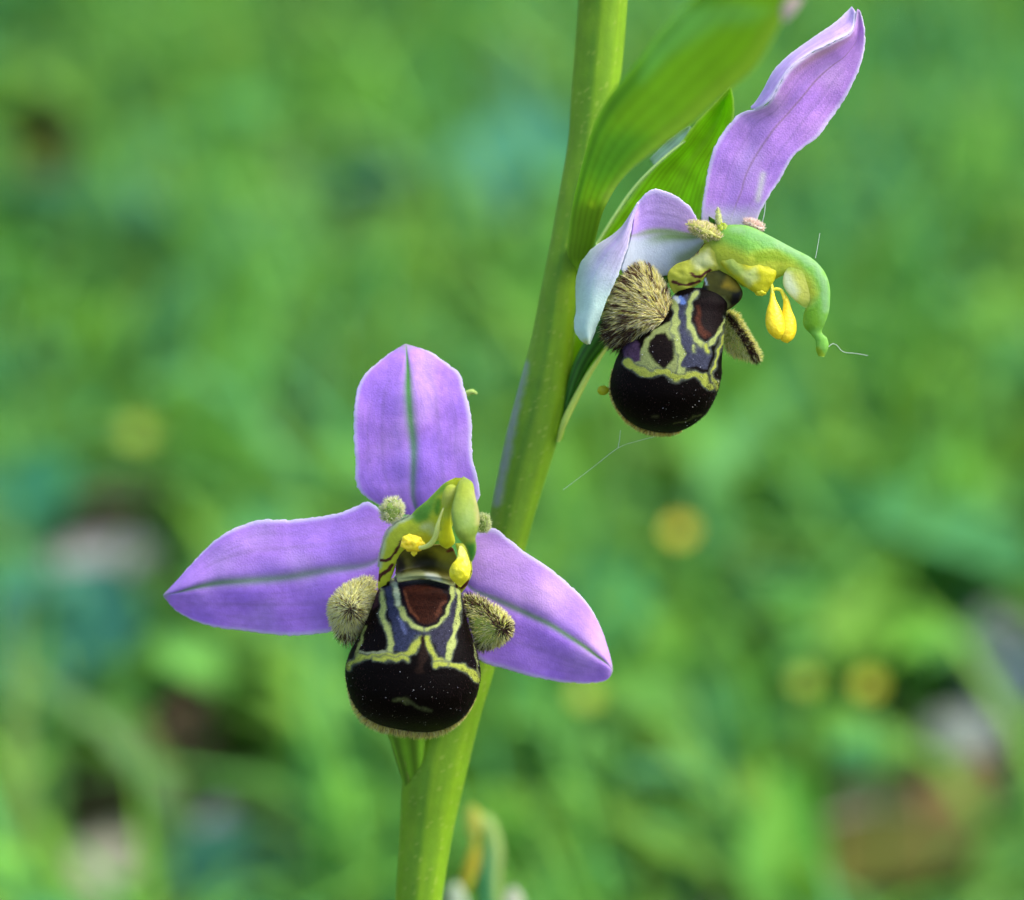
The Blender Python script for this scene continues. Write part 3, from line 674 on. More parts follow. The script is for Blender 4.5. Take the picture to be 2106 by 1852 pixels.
def velvet(g, n, parent, sel, cols, pr, ln):
    p, nn = surf(g, n, -.1); ok = sel(p, nn); p, nn = p[ok], nn[ok]; k = len(p)
    d_ = nn * .6 + np.array([0, .7, 0]) + rng.normal(size=p.shape) * .2; d_ /= np.linalg.norm(d_, axis=1)[:, None]
    hairs('velvet_hair', p - nn * .3, d_, ln * rng.uniform(.5, 1.3, k), rng.uniform(.3, .5, k), pick(k, cols, pr) * rng.uniform(.7, 1.3, k)[:, None], parent, segs=2)
VC = [(.030, .012, .012), (.07, .03, .03), (.012, .006, .005)]
velvet(glip, 9000, fl, lambda p, nn: (rng.random(len(p)) < .15 + .85 * (np.abs(nn[:, 0]) > .6)) & (p[:, 1] > 1230), VC, [.4, .25, .35], 4)
# pale solid specks added in place of bright glints on the velvet
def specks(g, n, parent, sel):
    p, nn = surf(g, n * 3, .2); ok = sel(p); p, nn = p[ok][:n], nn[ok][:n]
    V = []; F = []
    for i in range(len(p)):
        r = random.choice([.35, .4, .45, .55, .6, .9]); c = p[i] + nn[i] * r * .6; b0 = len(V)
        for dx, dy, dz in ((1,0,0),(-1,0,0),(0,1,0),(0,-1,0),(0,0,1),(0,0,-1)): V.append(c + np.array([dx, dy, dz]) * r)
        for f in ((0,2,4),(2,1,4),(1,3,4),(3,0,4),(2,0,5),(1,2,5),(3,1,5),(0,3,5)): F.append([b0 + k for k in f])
    o = mesh_from('glint_speck', P(np.array(V)), F, M_pollen, parent, np.tile((.75, .74, .70), (len(V), 1))); o['kind'] = 'stuff'
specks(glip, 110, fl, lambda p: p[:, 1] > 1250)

# ---- column of the lower flower
def col_body(g, base, layers, nz=.1, sd=0):
    X, Y = g[..., 0], g[..., 1]
    c = np.tile(np.array(base), X.shape + (1,)); c = c * (1 + nz * vnoise(X, Y, .08, sd))[..., None]
    return paint(c, X + vnoise(X, Y, .15, sd + 1) * 1.5, Y + vnoise(X, Y, .15, sd + 2) * 1.5, layers)
RED = (.085, .018, .012)
g = fat(c7([(1120,92,-110),(960,175,-100),(830,300,-90),(700,430,-80),(560,545,-70),(440,665,-60),(260,755,-50),(125,890,-42),(50,1080,-38),(12,1250,-34),(0,1400,-30),(-12,1560,-22),(-20,1700,-14),(-10,1800,-5)]),
        c7([(1230,95,-110),(1230,300,-105),(1180,500,-100),(1120,700,-95),(1060,850,-90),(980,960,-85),(820,1040,-80),(620,1090,-75),(420,1130,-65),(310,1220,-52),(260,1330,-45),(215,1480,-36),(150,1640,-26),(90,1790,-10)]),
        140, 60, [.35, .4, .45, .4, .35, .35, .4, .5, .5, .5], 'crt')
lay = [('poly', c7([(1000,120),(820,300),(560,540),(420,690),(560,760),(700,720),(800,560),(860,380),(1000,260)]), (.20, .42, .045), 9),
       ('poly', c7([(500,640),(640,480),(760,520),(720,680),(600,740)]), (.13, .34, .035), 8),
       ('stroke', c7([(450,660),(260,750),(120,890),(50,1080),(10,1250),(0,1400)]), (.52, .60, .36), 6, 5),
       ('poly', c7([(380,980),(620,900),(800,980),(800,1080),(640,1140),(400,1150)]), (.62, .60, .03), 7),
       ('stroke', c7([(660,820),(760,800),(800,900)]), (.55, .62, .25), 8, 8),
       ('poly', c7([(830,430),(870,400),(920,420),(915,520),(880,640),(830,660),(805,560)]), (.13, .33, .02), 5),
       ('stroke', c7([(345,1015),(290,1110),(225,1210),(160,1290),(100,1320),(20,1310)]), RED, 3.8, 1.0),
       ('stroke', c7([(195,1380),(140,1450),(80,1500),(20,1535)]), RED, 4.2, 1.2),
       ('stroke', c7([(20,1535),(-5,1600)]), RED, 4.5, 1.2),
       ('stroke', c7([(140,1640),(80,1730)]), (.02, .01, .01), 3.5, 1.5)]
add_fat('column', g, col_body(g, (.54, .60, .035), lay), M_column, fl)
# stigmatic cavity: a hollow bowl, its rim nearer than its floor
Lc = c7([(330,1100,-50),(270,1220,-50),(250,1350,-50),(240,1480,-48),(250,1570,-50),(275,1650,-54)])
Rc = c7([(1050,1080,-50),(1120,1200,-50),(1160,1350,-50),(1160,1480,-48),(1130,1600,-50),(1085,1700,-54)])
l, r = cr(Lc, 70), cr(Rc, 70); U = np.linspace(0, 1, 60)
g = l[:, None] * (1 - U)[None, :, None] + r[:, None] * U[None, :, None]
tt = np.linspace(0, 1, 70)[:, None]
g[..., 2] += 38 * np.sin(U * math.pi)[None] * np.sin(np.clip(tt * 1.15, 0, 1) * math.pi)**.8 - 14 * np.exp(-((tt - .80) / .09)**2) * np.sin(U * math.pi)[None]
g[..., 1] -= 10 * (np.sin(U * math.pi)[None]) * sst(.5, 1, tt)
lay = [('poly', c7([(800,1130),(1080,1150),(1150,1300),(1080,1420),(900,1300)]), (.20, .19, .02), 14),
       ('poly', c7([(480,1240),(700,1180),(860,1290),(860,1430),(700,1500),(480,1440)]), (.014, .013, .004), 12),
       ('poly', c7([(240,1270),(330,1250),(390,1400),(350,1560),(240,1560)]), (.006, .005, .004), 7),
       ('stroke', c7([(290,1590),(450,1570),(620,1530),(800,1570),(960,1660),(1060,1720)]), (.20, .22, .09), 10, 6),
       ('stroke', c7([(700,1530),(880,1590)]), (.34, .36, .28), 5, 5),
       ('stroke', c7([(1020,1165),(1090,1150),(1150,1170)]), RED, 4.5, 1.5),
       ('stroke', c7([(300,1660),(450,1640),(640,1610),(800,1640),(1000,1750)]), (.010, .005, .004), 4, 3)]
add_loft('stigma', g, col_body(g, (.075, .070, .012), lay, .3, 3), M_stigma, fl, 3)
# right wing of the column
g = fat(c7([(1120,1060,-50),(1150,1180,-52),(1150,1350,-50),(1130,1500,-42),(1120,1640,-34),(1140,1730,-25),(1180,1800,-10)]),
        c7([(1330,1060,-40),(1360,1180,-40),(1370,1350,-36),(1375,1500,-30),(1320,1640,-24),(1270,1730,-16),(1215,1800,-5)]), 60, 30, .4, 'crt')
lay = [('stroke', c7([(1110,1620),(1140,1690)]), RED, 5, 2), ('stroke', c7([(1220,1700),(1300,1640)]), RED, 6, 2), ('stroke', c7([(1345,1470),(1330,1530)]), RED, 3, 1.5)]
add_fat('column_wing', g, col_body(g, (.46, .50, .05), lay), M_column, fl)
# hood (beak) reaching towards the camera
g = fat(c7([(1235,78,-120),(1160,180,-140),(1110,380,-165),(1062,600,-190),(1085,780,-205),(1120,900,-210),(1190,1010,-205),(1270,1110,-190),(1310,1220,-175),(1345,1330,-165)]),
        c7([(1255,78,-120),(1380,170,-140),(1425,380,-160),(1475,600,-175),(1482,760,-185),(1455,880,-190),(1425,980,-190),(1435,1110,-180),(1425,1220,-170),(1375,1340,-165)]), 90, 44, .7, 'crt')
lay = [('poly', c7([(1180,100),(1420,150),(1450,350),(1300,420),(1150,350)]), (.38, .46, .05), 14),
       ('poly', c7([(1080,650),(1350,600),(1440,800),(1380,900),(1150,850)]), (.22, .34, .06), 20),
       ('stroke', c7([(1420,300),(1470,600),(1470,760)]), (.46, .44, .16), 6, 6),
       ('poly', c7([(1290,1080),(1420,1060),(1430,1250),(1360,1340),(1320,1250)]), (.09, .32, .05), 7)]
add_fat('column_hood', g, col_body(g, (.30, .40, .06), lay, .12, 9), M_column, fl)
# anther lobe, pollinia, caudicle
g = fat(c7([(1060,190,-130),(985,230,-135),(935,350,-138),(925,480,-136),(950,620,-132),(925,760,-126),(885,900,-118),(878,1020,-112),(905,1090,-108),(980,1140,-104)]),
        c7([(1080,190,-130),(1150,230,-135),(1165,350,-138),(1130,460,-136),(1070,600,-132),(1060,760,-126),(1090,900,-118),(1120,1010,-112),(1100,1080,-108),(1010,1142,-104)]), 80, 36, .55, 'crt')
lay = [('poly', c7([(890,880),(960,700),(1050,700),(1120,900),(1120,1080),(1000,1150),(880,1060)]), (.66, .66, .02), 9), ('poly', c7([(940,300),(1150,250),(1130,450),(950,520)]), (.50, .55, .10), 12),
       ('stroke', c7([(920,620),(900,860)]), (.36, .42, .03), 3.5, 2.5)]
add_fat('anther', g, col_body(g, (.48, .56, .06), lay), M_column, fl)
add_fat('caudicle', tube(c7([(950,540,-150),(905,660,-156),(865,800,-160),(840,930,-158),(800,1020,-152),(740,1085,-146),(660,1120,-142),(590,1130,-138)]), [1.6, 2.2, 3.5, 5, 5.5, 5.5, 5, 4], 40, 14), (.66, .72, .22), M_column, fl)
add_fat('pollinium', np.concatenate([blob(780 + 490 / 7.187, 970 + 1065 / 7.187, -122, 24, 17, 18, 15, 44, 44, .3, 2)]), (.80, .60, .015), M_pollen, fl)
add_fat('pollinium', blob(780 + 515 / 7.187, 970 + 1190 / 7.187, -116, 6.5, 8.5, 7, 10, 14, 14, .2, 4), (.78, .62, .02), M_pollen, fl)
g = fat(c7([(1185,1100,-70),(1160,1190,-85),(1140,1290,-95),(1075,1370,-100),(1035,1460,-100),(1045,1560,-98),(1110,1640,-88),(1185,1705,-74)]),
        c7([(1215,1100,-70),(1275,1180,-85),(1320,1290,-95),(1345,1390,-100),(1345,1500,-100),(1310,1600,-96),(1255,1660,-86),(1205,1712,-74)]), 60, 36, .8, 'crt')
X, Y = g[..., 0], g[..., 1]; g[..., 2] -= 3 * vnoise(X, Y, .10, 3)
lay = [('poly', c7([(1060,1390),(1150,1360),(1200,1440),(1180,1560),(1090,1570),(1045,1480)]), (.66, .60, .02), 6), ('stroke', c7([(1170,1120),(1210,1240)]), (.66, .70, .16), 7, 6)]
add_fat('pollinium', g, col_body(g, (.82, .74, .02), lay), M_pollen, fl)
# two small hairy petals
def petal_knob(parent, cx, cy, d, rx, ry, rot, nh, ln, colr, hcol, hp, seed, open_dir=(0, -1)):
    g = blob(cx, cy, d, rx, ry, rx * .8, rot, 26, 26, .35, seed)
    X, Y = g[..., 0], g[..., 1]
    c = np.tile(np.array(colr), X.shape + (1,)); c = c * (1 + .3 * vnoise(X, Y, .15, seed))[..., None]
    add_fat('petal', g, c, M_green, parent)
    p, nn = surf(g, nh * 2, -.5); kp = (np.abs(nn[:, 2]) < .72) | (rng.random(len(p)) < .12); p, nn = p[kp], nn[kp]; n = len(p); d_ = nn + rng.normal(size=p.shape) * .25; d_ /= np.linalg.norm(d_, axis=1)[:, None]
    hairs('petal_hair', p, d_, ln * rng.uniform(.6, 1.3, n), rng.uniform(.4, .7, n), pick(n, hcol, hp), parent, np.tile([0, -.3, 0], (n, 1)))
petal_knob(fl, 780 + 190 / 7.187, 970 + 580 / 7.187, -30, 19, 23, 14, 1000, 9, (.20, .28, .05), [(.90, .90, .60), (.70, .78, .30), (.95, .92, .80)], [.5, .3, .2], 1)
petal_knob(fl, 780 + 1545 / 7.187, 970 + 775 / 7.187, 0, 10, 17, 0, 450, 8, (.20, .28, .05), [(.85, .88, .52), (.6, .68, .26)], [.6, .4], 2)
# cottony rim along the left of the column
q = cr(c7([(450,660,-62),(260,750,-52),(120,890,-45),(50,1080,-40),(8,1280,-36),(0,1420,-30)]), 200); k = rng.integers(0, 199, 500)
p = q[k] + rng.normal(size=(500, 3)) * .8; d_ = np.tile([-.8, -.45, -.2], (500, 1)) + rng.normal(size=(500, 3)) * .3; d_ /= np.linalg.norm(d_, axis=1)[:, None]
hairs('column_hair', p, d_, rng.uniform(3, 6, 500), np.full(500, .45), np.tile((.62, .66, .50), (500, 1)), fl)
# ovary and bract of the lower flower
g = fat([(845,1690,260),(826,1600,215),(806,1530,165),(797,1500,150),(790,1440,135),(800,1350,115),(840,1200,90),(880,1080,70)],
        [(860,1690,260),(872,1600,215),(875,1530,165),(880,1500,150),(886,1440,135),(890,1350,115),(910,1200,90),(920,1080,70)], 70, 30, .9, 'crt')
X = g[..., 0]; c = np.tile(np.array([.11, .25, .012]), X.shape + (1,)); c = c * (1 + .4 * np.sin(np.linspace(0, 2 * math.pi, 30, endpoint=False) * 6))[None, :, None].clip(.6, 1.5)
add_fat('ovary', g, c, M_green, fl)
def bract(L, R, n, m, dep, colr, edge, seed, mode='arc', parent=orchid, ew=.06, mat=None, stripes=14, tip=None):
    g = loft([L, [( (a[0]+b_[0])/2, (a[1]+b_[1])/2, (a[2]+b_[2])/2 + dep) for a, b_ in zip(cr(L, 14), cr(R, 14))], R], n, m, 'arc')
    T, U = np.meshgrid(np.linspace(0, 1, n), np.linspace(0, 1, m), indexing='ij')
    c = np.tile(np.array(colr), (n, m, 1)) * (1 + .16 * np.sin(U * stripes * 2 * math.pi + seed) + .2 * vnoise(U * 30, T * 3, 1, seed))[..., None]
    c = c * (1 + .25 * vnoise(g[..., 0], g[..., 1], .03, seed))[..., None]
    c = mix(c, edge, (1 - sst(0, ew, np.minimum(U, 1 - U))) * .8)
    if tip is not None: c = mix(c, tip[0], sst(tip[1], 1, T))
    return add_loft('bract', g, c, mat or M_bract, parent, 3.5)
bract([(843,1680,255),(826,1600,212),(808,1540,180),(795,1500,165),(782,1450,150)], [(852,1680,240),(840,1600,195),(826,1540,150),(812,1500,138),(797,1450,140)], 50, 16, 6, (.22, .32, .04), (.30, .36, .08), 2)

# ---- small pale hooked bract tip beside the dorsal sepal
bt = tube(c3([(1335,300,150),(1350,285,140),(1368,274,135),(1388,268,132),(1408,278,135)]), [7, 7, 6, 5, 2], 24, 12)
bt_o = add_fat('bract_tip', bt, (.42, .58, .14), M_green, orchid)

# ======================================================= upper flower
fu = flower_part('upper bloom turned to the right with drooping yellow pollinia')
# dorsal sepal: flap folded behind, then the blade
TL = c4([(1905,42,40),(1868,78,30),(1800,140,20),(1705,205,15),(1600,278,12),(1505,350,10),(1430,432,12),(1378,530,16),(1330,610,25),(1300,645,32)])
TC = c4([(1925,75,0),(1900,190,-10),(1790,255,-20),(1650,325,-25),(1530,415,-28),(1465,510,-28),(1420,590,-25),(1375,635,-18),(1330,655,0),(1303,655,20)])
g = loft([TL, [((a[0]+b_[0])/2, (a[1]+b_[1])/2, (a[2]+b_[2])/2 - 6) for a, b_ in zip(TL, TC)], TC], 120, 40, 'crt')
c = sepal_col(g, 21, base=(.60, .42, .78), pink=(.66, .46, .76), vein=(.5, .33, .7), edge=(.80, .74, .88), ew=.22, green_tip=0)
add_loft('sepal', g, c, M_petal, fu, 4)
EL = c4([(1935,55,-2),(1900,195,-9),(1790,258,-19),(1650,328,-24),(1532,418,-27),(1467,513,-27),(1422,593,-24),(1375,640,-10),(1240,680,18),(1190,720,22),(1120,810,22),(1072,900,22),(1045,1000,24),(1025,1100,26),(1010,1200,30),(1000,1300,36),(1005,1400,44)])
EM = c4([(1945,60,-2),(1940,215,10),(1870,330,14),(1780,400,16),(1690,480,16),(1620,560,14),(1560,630,14),(1500,700,14),(1440,770,16),(1380,860,18),(1330,940,20),(1290,1010,22),(1260,1080,24),(1240,1150,26),(1210,1220,30),(1180,1300,36),(1160,1410,44)])
ER = c4([(1955,70,-2),(1980,180,0),(1978,300,2),(1942,430,4),(1882,560,6),(1832,640,8),(1782,710,8),(1745,765,8),(1700,822,8),(1612,888,10),(1552,940,12),(1520,990,14),(1485,1060,16),(1445,1120,20),(1400,1190,24),(1345,1290,32),(1310,1400,44)])
g = loft([EL, EM, ER], 170, 90, 'crt'); g[..., 2] += vnoise(g[..., 0], g[..., 1], .015, 31) * 5
c = sepal_col(g, 22, base=(.56, .28, .76), pink=(.72, .38, .74), vein=(.33, .20, .30), edge=(.76, .70, .86), ew=.07, veinw=(.014, .012), green_tip=.3)
T, U = np.meshgrid(np.linspace(0, 1, 170), np.linspace(0, 1, 90), indexing='ij')
c = mix(c, (.55, .32, .32), np.exp(-((U - .10) / .09)**2) * np.exp(-((T - .16) / .10)**2) * .65)
c = mix(c, (.74, .72, .80), sst(.86, .97, T) * .8)
c = mix(c, (.72, .68, .66), np.exp(-(seg_dist(g[..., 0], g[..., 1], [(a[0], a[1]) for a in c4([(1370,1050),(1355,1130),(1340,1200)])]) / 7)**2) * .8)
add_loft('sepal', g, c, M_petal, fu, 4)
# left lateral sepal, inner face
A = c2([(925,290,30),(890,210,20),(850,150,10),(780,90,2),(700,52,-2),(620,30,-2),(560,55,0),(510,110,4),(480,150,0)])
B = c2([(940,345,30),(860,340,30),(790,330,28),(720,320,26),(650,320,24),(590,325,20),(540,330,14),(490,340,4),(455,350,-12)])
C = c2([(950,400,34),(910,470,44),(850,530,50),(780,570,52),(700,610,52),(600,640,48),(520,650,40),(440,640,20),(385,580,-8)])
g = loft([A, B, C], 110, 80, 'crt'); c = sepal_col(g, 23, base=(.60, .40, .78), pink=(.68, .46, .76), vein=(.2, .28, .10), edge=(.72, .64, .86), ew=.08, veinw=(.03, .03), green_tip=0)
T, U = np.meshgrid(np.linspace(0, 1, 110), np.linspace(0, 1, 80), indexing='ij')
c = mix(c, (.62, .70, .78), sst(.45, .6, U) * .9)
c = mix(c, (.22, .36, .10), np.exp(-((U - .56) / .07)**2) * (1 - sst(.35, .85, T)) * .9)
c = mix(c, (.30, .42, .18), np.exp(-((U - .48) / .03)**2) * (1 - sst(.6, .95, T)) * .6)
c = mix(c, (.33, .42, .20), sst(.72, .9, U) * (1 - sst(.3, .5, T)) * .8)
add_loft('sepal', g, c, M_petal, fu, 4)
# its folded outer flap
A = c2([(492,140,-2),(455,200,0),(425,245,4),(380,300,8),(300,362,14),(220,412,20),(155,475,24),(108,550,26),(85,640,26),(80,750,24),(84,850,20),(70,930,18),(76,1000,16),(120,1060,12),(160,1082,8)])
C = c2([(505,120,-4),(490,160,-10),(468,230,-18),(452,320,-24),(435,420,-28),(405,500,-30),(375,590,-30),(345,660,-30),(318,720,-28),(292,780,-26),(268,850,-24),(243,910,-20),(222,960,-14),(200,1020,-4),(172,1082,8)])
Mi = [((a[0]+b_[0])/2, (a[1]+b_[1])/2, (a[2]+b_[2])/2 - 22) for a, b_ in zip(A, C)]
g = loft([A, Mi, C], 140, 50, 'crt'); c = sepal_col(g, 24, base=(.60, .52, .74), pink=(.60, .46, .74), vein=(.55, .5, .7), edge=(.74, .70, .84), ew=.12, green_tip=0)
T, U = np.meshgrid(np.linspace(0, 1, 140), np.linspace(0, 1, 50), indexing='ij')
c = mix(c, (.62, .82, .70), sst(.28, .7, T) * .9); c = mix(c, (.38, .55, .34), (1 - sst(.0, .45, U)) * np.exp(-((T - .5) / .22)**2) * .7)
c = mix(c, (.50, .56, .16), sst(.90, .97, T) * (1 - sst(.35, .7, U)))
add_loft('sepal', g, c, M_petal, fu, 4)
# labellum
LL = c2([(900,700,0),(800,700,6),(735,760,12),(690,830,16),(600,920,22),(490,1010,28),(410,1090,30),(355,1180,32),(325,1280,32),(315,1380,34),(340,1475,36),(400,1565,40),(480,1632,46),(570,1668,52),(660,1684,58),(700,1686,62)])
LR = c2([(1050,700,0),(1110,740,0),(1120,800,2),(1100,870,8),(1090,950,12),(1085,1030,14),(1078,1110,16),(1070,1200,18),(1068,1290,20),(1048,1380,22),(1020,1455,24),(980,1530,30),(920,1595,36),(850,1645,44),(780,1675,54),(730,1686,62)])
lay = [
 ('poly', c2([(640,960),(700,940),(780,900),(800,1000),(800,1260),(700,1300),(600,1290),(520,1260),(420,1200),(430,1150),(520,1130),(560,1040)]), (.18, .21, .07), 3),
 ('poly', c2([(400,1100),(480,1040),(520,1120),(525,1205),(470,1200),(420,1170)]), (.04, .022, .045), 3),
 ('stroke', c2([(430,1200),(500,1265),(600,1285),(690,1272),(745,1305),(850,1290),(945,1300),(985,1370),(1035,1350)]), Y1, 7.5, 2),
 ('stroke', c2([(1000,1290),(1045,1390)]), Y1, 4, 2),
 ('stroke', c2([(750,780),(765,880),(750,980),(765,1080),(800,1150),(790,1260)]), Y2, 8, 2),
 ('poly', c2([(775,760),(840,750),(835,850),(850,1000),(900,1090),(1000,1120),(990,1190),(970,1250),(905,1232),(845,1250),(790,1245),(800,1190),(832,1130),(792,1080),(778,900)]), (.032, .034, .055), 2.5),
 ('stroke', c2([(780,770),(815,800)]), (.10, .16, .38), 5, 3), ('stroke', c2([(735,760),(775,790)]), (.40, .46, .50), 4, 3),
 ('stroke', c2([(900,735),(855,800),(845,880),(855,970),(900,1060),(975,1100),(1025,1040),(1085,920)]), Y2, 5.5, 2),
 ('stroke', c2([(960,1090),(975,1130)]), Y1, 5, 2), ('stroke', c2([(885,1100),(882,1140)]), Y2, 2.5, 1.5),
 ('stroke', c2([(1090,960),(1050,1100),(1010,1230),(985,1300)]), (.03, .035, .015), 4.5, 1.5),
 ('stroke', c2([(1095,980),(1065,1090),(1030,1190),(1000,1290)]), Y1, 2.2, 1.2),
 ('poly', c2([(885,800),(930,775),(1000,770),(1080,780),(1100,850),(1075,930),(1025,1015),(965,1055),(905,1015),(872,930),(872,850)]), (.006, .003, .003), 3),
 ('poly', c2([(900,825),(925,820),(930,900),(945,980),(985,1030),(950,1040),(910,990),(890,900)]), (.045, .012, .006), 4),
 ('poly', c2([(620,1020),(690,1005),(738,1060),(746,1140),(725,1215),(680,1245),(625,1220),(590,1170),(572,1120),(585,1060)]), (.006, .0035, .003), 3.5),
 ('stroke', c2([(750,1620),(830,1600),(880,1570),(930,1570)]), (.045, .05, .015), 2.5, 2),
 ('stroke', c2([(590,1575),(630,1575)]), (.03, .03, .012), 4, 4),
]
lipo2, glip2, c_ = lip('labellum', LL, LR, lay, fu, [.5,.6,.7,.75,.75,.75,.8,.8,.75,.6], lambda t: -28 * np.sin(t * math.pi)**.8)
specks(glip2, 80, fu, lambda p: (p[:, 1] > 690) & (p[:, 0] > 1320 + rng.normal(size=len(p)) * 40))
velvet(glip2, 7000, fu, lambda p, nn: (rng.random(len(p)) < .15 + .85 * (np.abs(nn[:, 0]) > .6)) & (p[:, 1] > 760), VC, [.4, .25, .35], 4)
ed = c2([(330,1250,40),(315,1380,40),(340,1478,42),(400,1568,44),(480,1635,48),(570,1672,54),(660,1688,60),(740,1688,60),(800,1672,54)])
fringe(fu, ed, 2200, [3, 5, 6, 7, 9, 10, 10, 8, 3], [CREAM2, (.75, .52, .12), CREAM, BRN], [.4, .35, .1, .15], 6, (-14, 16), cen=(1370, 760))

# hairy left side lobe
LA = c2([(520,532,20),(450,560,15),(395,630,10),(340,720,10),(305,820,10),(280,920,12),(272,1000,14),(300,1060,16),(330,1100,18),(360,1120,20)])
LB = c2([(540,532,20),(610,570,10),(665,650,0),(715,740,-5),(738,840,-8),(738,930,-8),(700,985,0),(610,1010,8),(500,1060,14),(400,1115,20)])
wh = (1160 + 722 / 3.297, 380 + 925 / 3.297)
def cf(g, r):
    c = np.tile(np.array([.34, .27, .09]), r.shape + (1,)); c = mix(c, [.03, .012, .012], np.exp(-(r / 12)**2)); return c
g_, p, nn, d_, rr = knob('side_lobe', LA, LB, .75, wh, fu, cf, 5600, 12, .75, .38, shrink=.95)
n = len(p); Xc = (p[:, 0] - 1160) * 3.297; Yc = (p[:, 1] - 380) * 3.297
lowl = sst(760, 1050, Yc - (Xc - 300) * .55)
streak = (vnoise(np.arctan2(p[:, 1] - wh[1], p[:, 0] - wh[0]) * 16, rr * .03, 1.0, 2) > .08)
colr = pick(n, [CREAM, CREAM2, (.90, .84, .62)], [.45, .3, .25]) * rng.uniform(.7, 1.1, n)[:, None]
colr = np.where((streak & (rng.random(n) < .75))[:, None], pick(n, [BRN, DBR, (.16, .09, .06)], [.5, .25, .25]), colr)
colr = np.where((rng.random(n) < lowl * .85)[:, None], pick(n, [BRN, DBR, (.10, .05, .05)], [.4, .3, .3]), colr)
colr = np.where((rng.random(n) < np.exp(-(rr / 12)**2) * .9)[:, None], DBR, colr)
hairs('lobe_hair', p, d_, rng.uniform(9, 22, n), rng.uniform(.45, .85, n), colr, fu, np.tile([-.1, .45, 0], (n, 1)))
# pale lower rim of that lobe
q = c2([(480,1050),(560,1010),(640,985),(720,965)]); q = cr(q, 100); k = rng.integers(0, 100, 900)
p = q[k] + rng.normal(size=(900, 3)) * [3, 3, 4] + [0, 0, -22]; d_ = np.tile([-.25, .8, -.4], (900, 1)) + rng.normal(size=(900, 3)) * .3; d_ /= np.linalg.norm(d_, axis=1)[:, None]
hairs('lobe_hair', p, d_, rng.uniform(9, 17, 900), np.full(900, .65), pick(900, [CREAM2, CREAM, (.30, .30, .08)], [.4, .3, .3]), fu)
# right side lobe: a cone pointing down right
LA = c2([(1100,850,60),(1088,900,62),(1082,960,64),(1082,1020,66),(1088,1080,66),(1110,1130,66),(1160,1160,64),(1220,1180,60),(1290,1195,55)])
LB = c2([(1120,850,60),(1165,880,56),(1200,940,50),(1235,1000,46),(1270,1060,44),(1300,1110,44),(1320,1150,46),(1325,1180,50),(1312,1198,54)])
g = fat(LA, LB, 60, 44, .5, 'crt'); lay = [('stroke', c2([(1120,900),(1180,990),(1250,1100),(1300,1180)]), (.05, .02, .018), 7, 3)]
add_fat('side_lobe', g, col_body(g, (.34, .38, .09), lay, .2, 5), M_lip, fu)
p, nn = surf(g, 2600, -.4); n = len(p); Xc = (p[:, 0] - 1160) * 3.297; Yc = (p[:, 1] - 380) * 3.297
ds = seg_dist(Xc, Yc, [(1120, 890), (1180, 980), (1250, 1090), (1300, 1180)]); side = (Xc - 1120) * .84 - (Yc - 900) * .55
colr = pick(n, [CREAM, CREAM2], [.6, .4]) * rng.uniform(.8, 1.2, n)[:, None]
colr = np.where((ds < 22)[:, None] & (rng.random(n) < .8)[:, None], pick(n, [BRN, DBR], [.5, .5]), colr)
keep = (side > -20) | (rng.random(n) < .3)
d_ = nn * .9 + np.array([.35, .35, 0]) + rng.normal(size=p.shape) * .2; d_ /= np.linalg.norm(d_, axis=1)[:, None]
hairs('lobe_hair', p[keep], d_[keep], rng.uniform(7, 13, n)[keep], rng.uniform(.5, .85, n)[keep], colr[keep], fu)

# column of the upper flower
Ua = c2([(930,315,0),(1040,290,-5),(1130,272,-10),(1250,280,-15),(1400,350,-22),(1550,430,-28),(1680,500,-34),(1765,590,-38),(1803,700,-40),(1798,850,-40),(1772,935,-40),(1748,1000,-40),(1785,1045,-40),(1793,1105,-40),(1765,1168,-40)])
Ub = c2([(960,450,0),(1010,580,-5),(1120,640,-10),(1240,700,-15),(1370,700,-20),(1440,640,-26),(1520,620,-34),(1600,715,-38),(1640,810,-40),(1622,890,-40),(1625,960,-40),(1672,1015,-40),(1705,1060,-40),(1708,1120,-40),(1725,1165,-40)])
g = fat(Ua, Ub, 150, 50, [.5, .6, .6, .5, .45, .45, .5, .55, .6, .6], 'crt')
lay = [('poly', c2([(940,370),(1080,400),(1250,470),(1400,450),(1560,520),(1680,640),(1720,740),(1640,850),(1480,720),(1400,740),(1100,720),(930,600)]), (.52, .58, .05), 14),
       ('poly', c2([(1280,460),(1450,440),(1540,520),(1400,520),(1300,530)]), (.26, .38, .015), 7),
       ('stroke', c2([(1150,300),(1300,330),(1450,400),(1600,480),(1710,550),(1770,680),(1780,840)]), (.24, .46, .17), 9, 6),
       ('stroke', c2([(1250,330),(1400,400)]), (.16, .40, .10), 10, 8),
       ('poly', c2([(1620,850),(1720,820),(1740,960),(1640,1000)]), (.17, .38, .02), 8),
       ('stroke', c2([(1720,1120),(1750,1165)]), (.28, .42, .02), 7, 4)]
add_fat('column_hood', g, col_body(g, (.20, .46, .07), lay, .12, 19), M_column, fu)
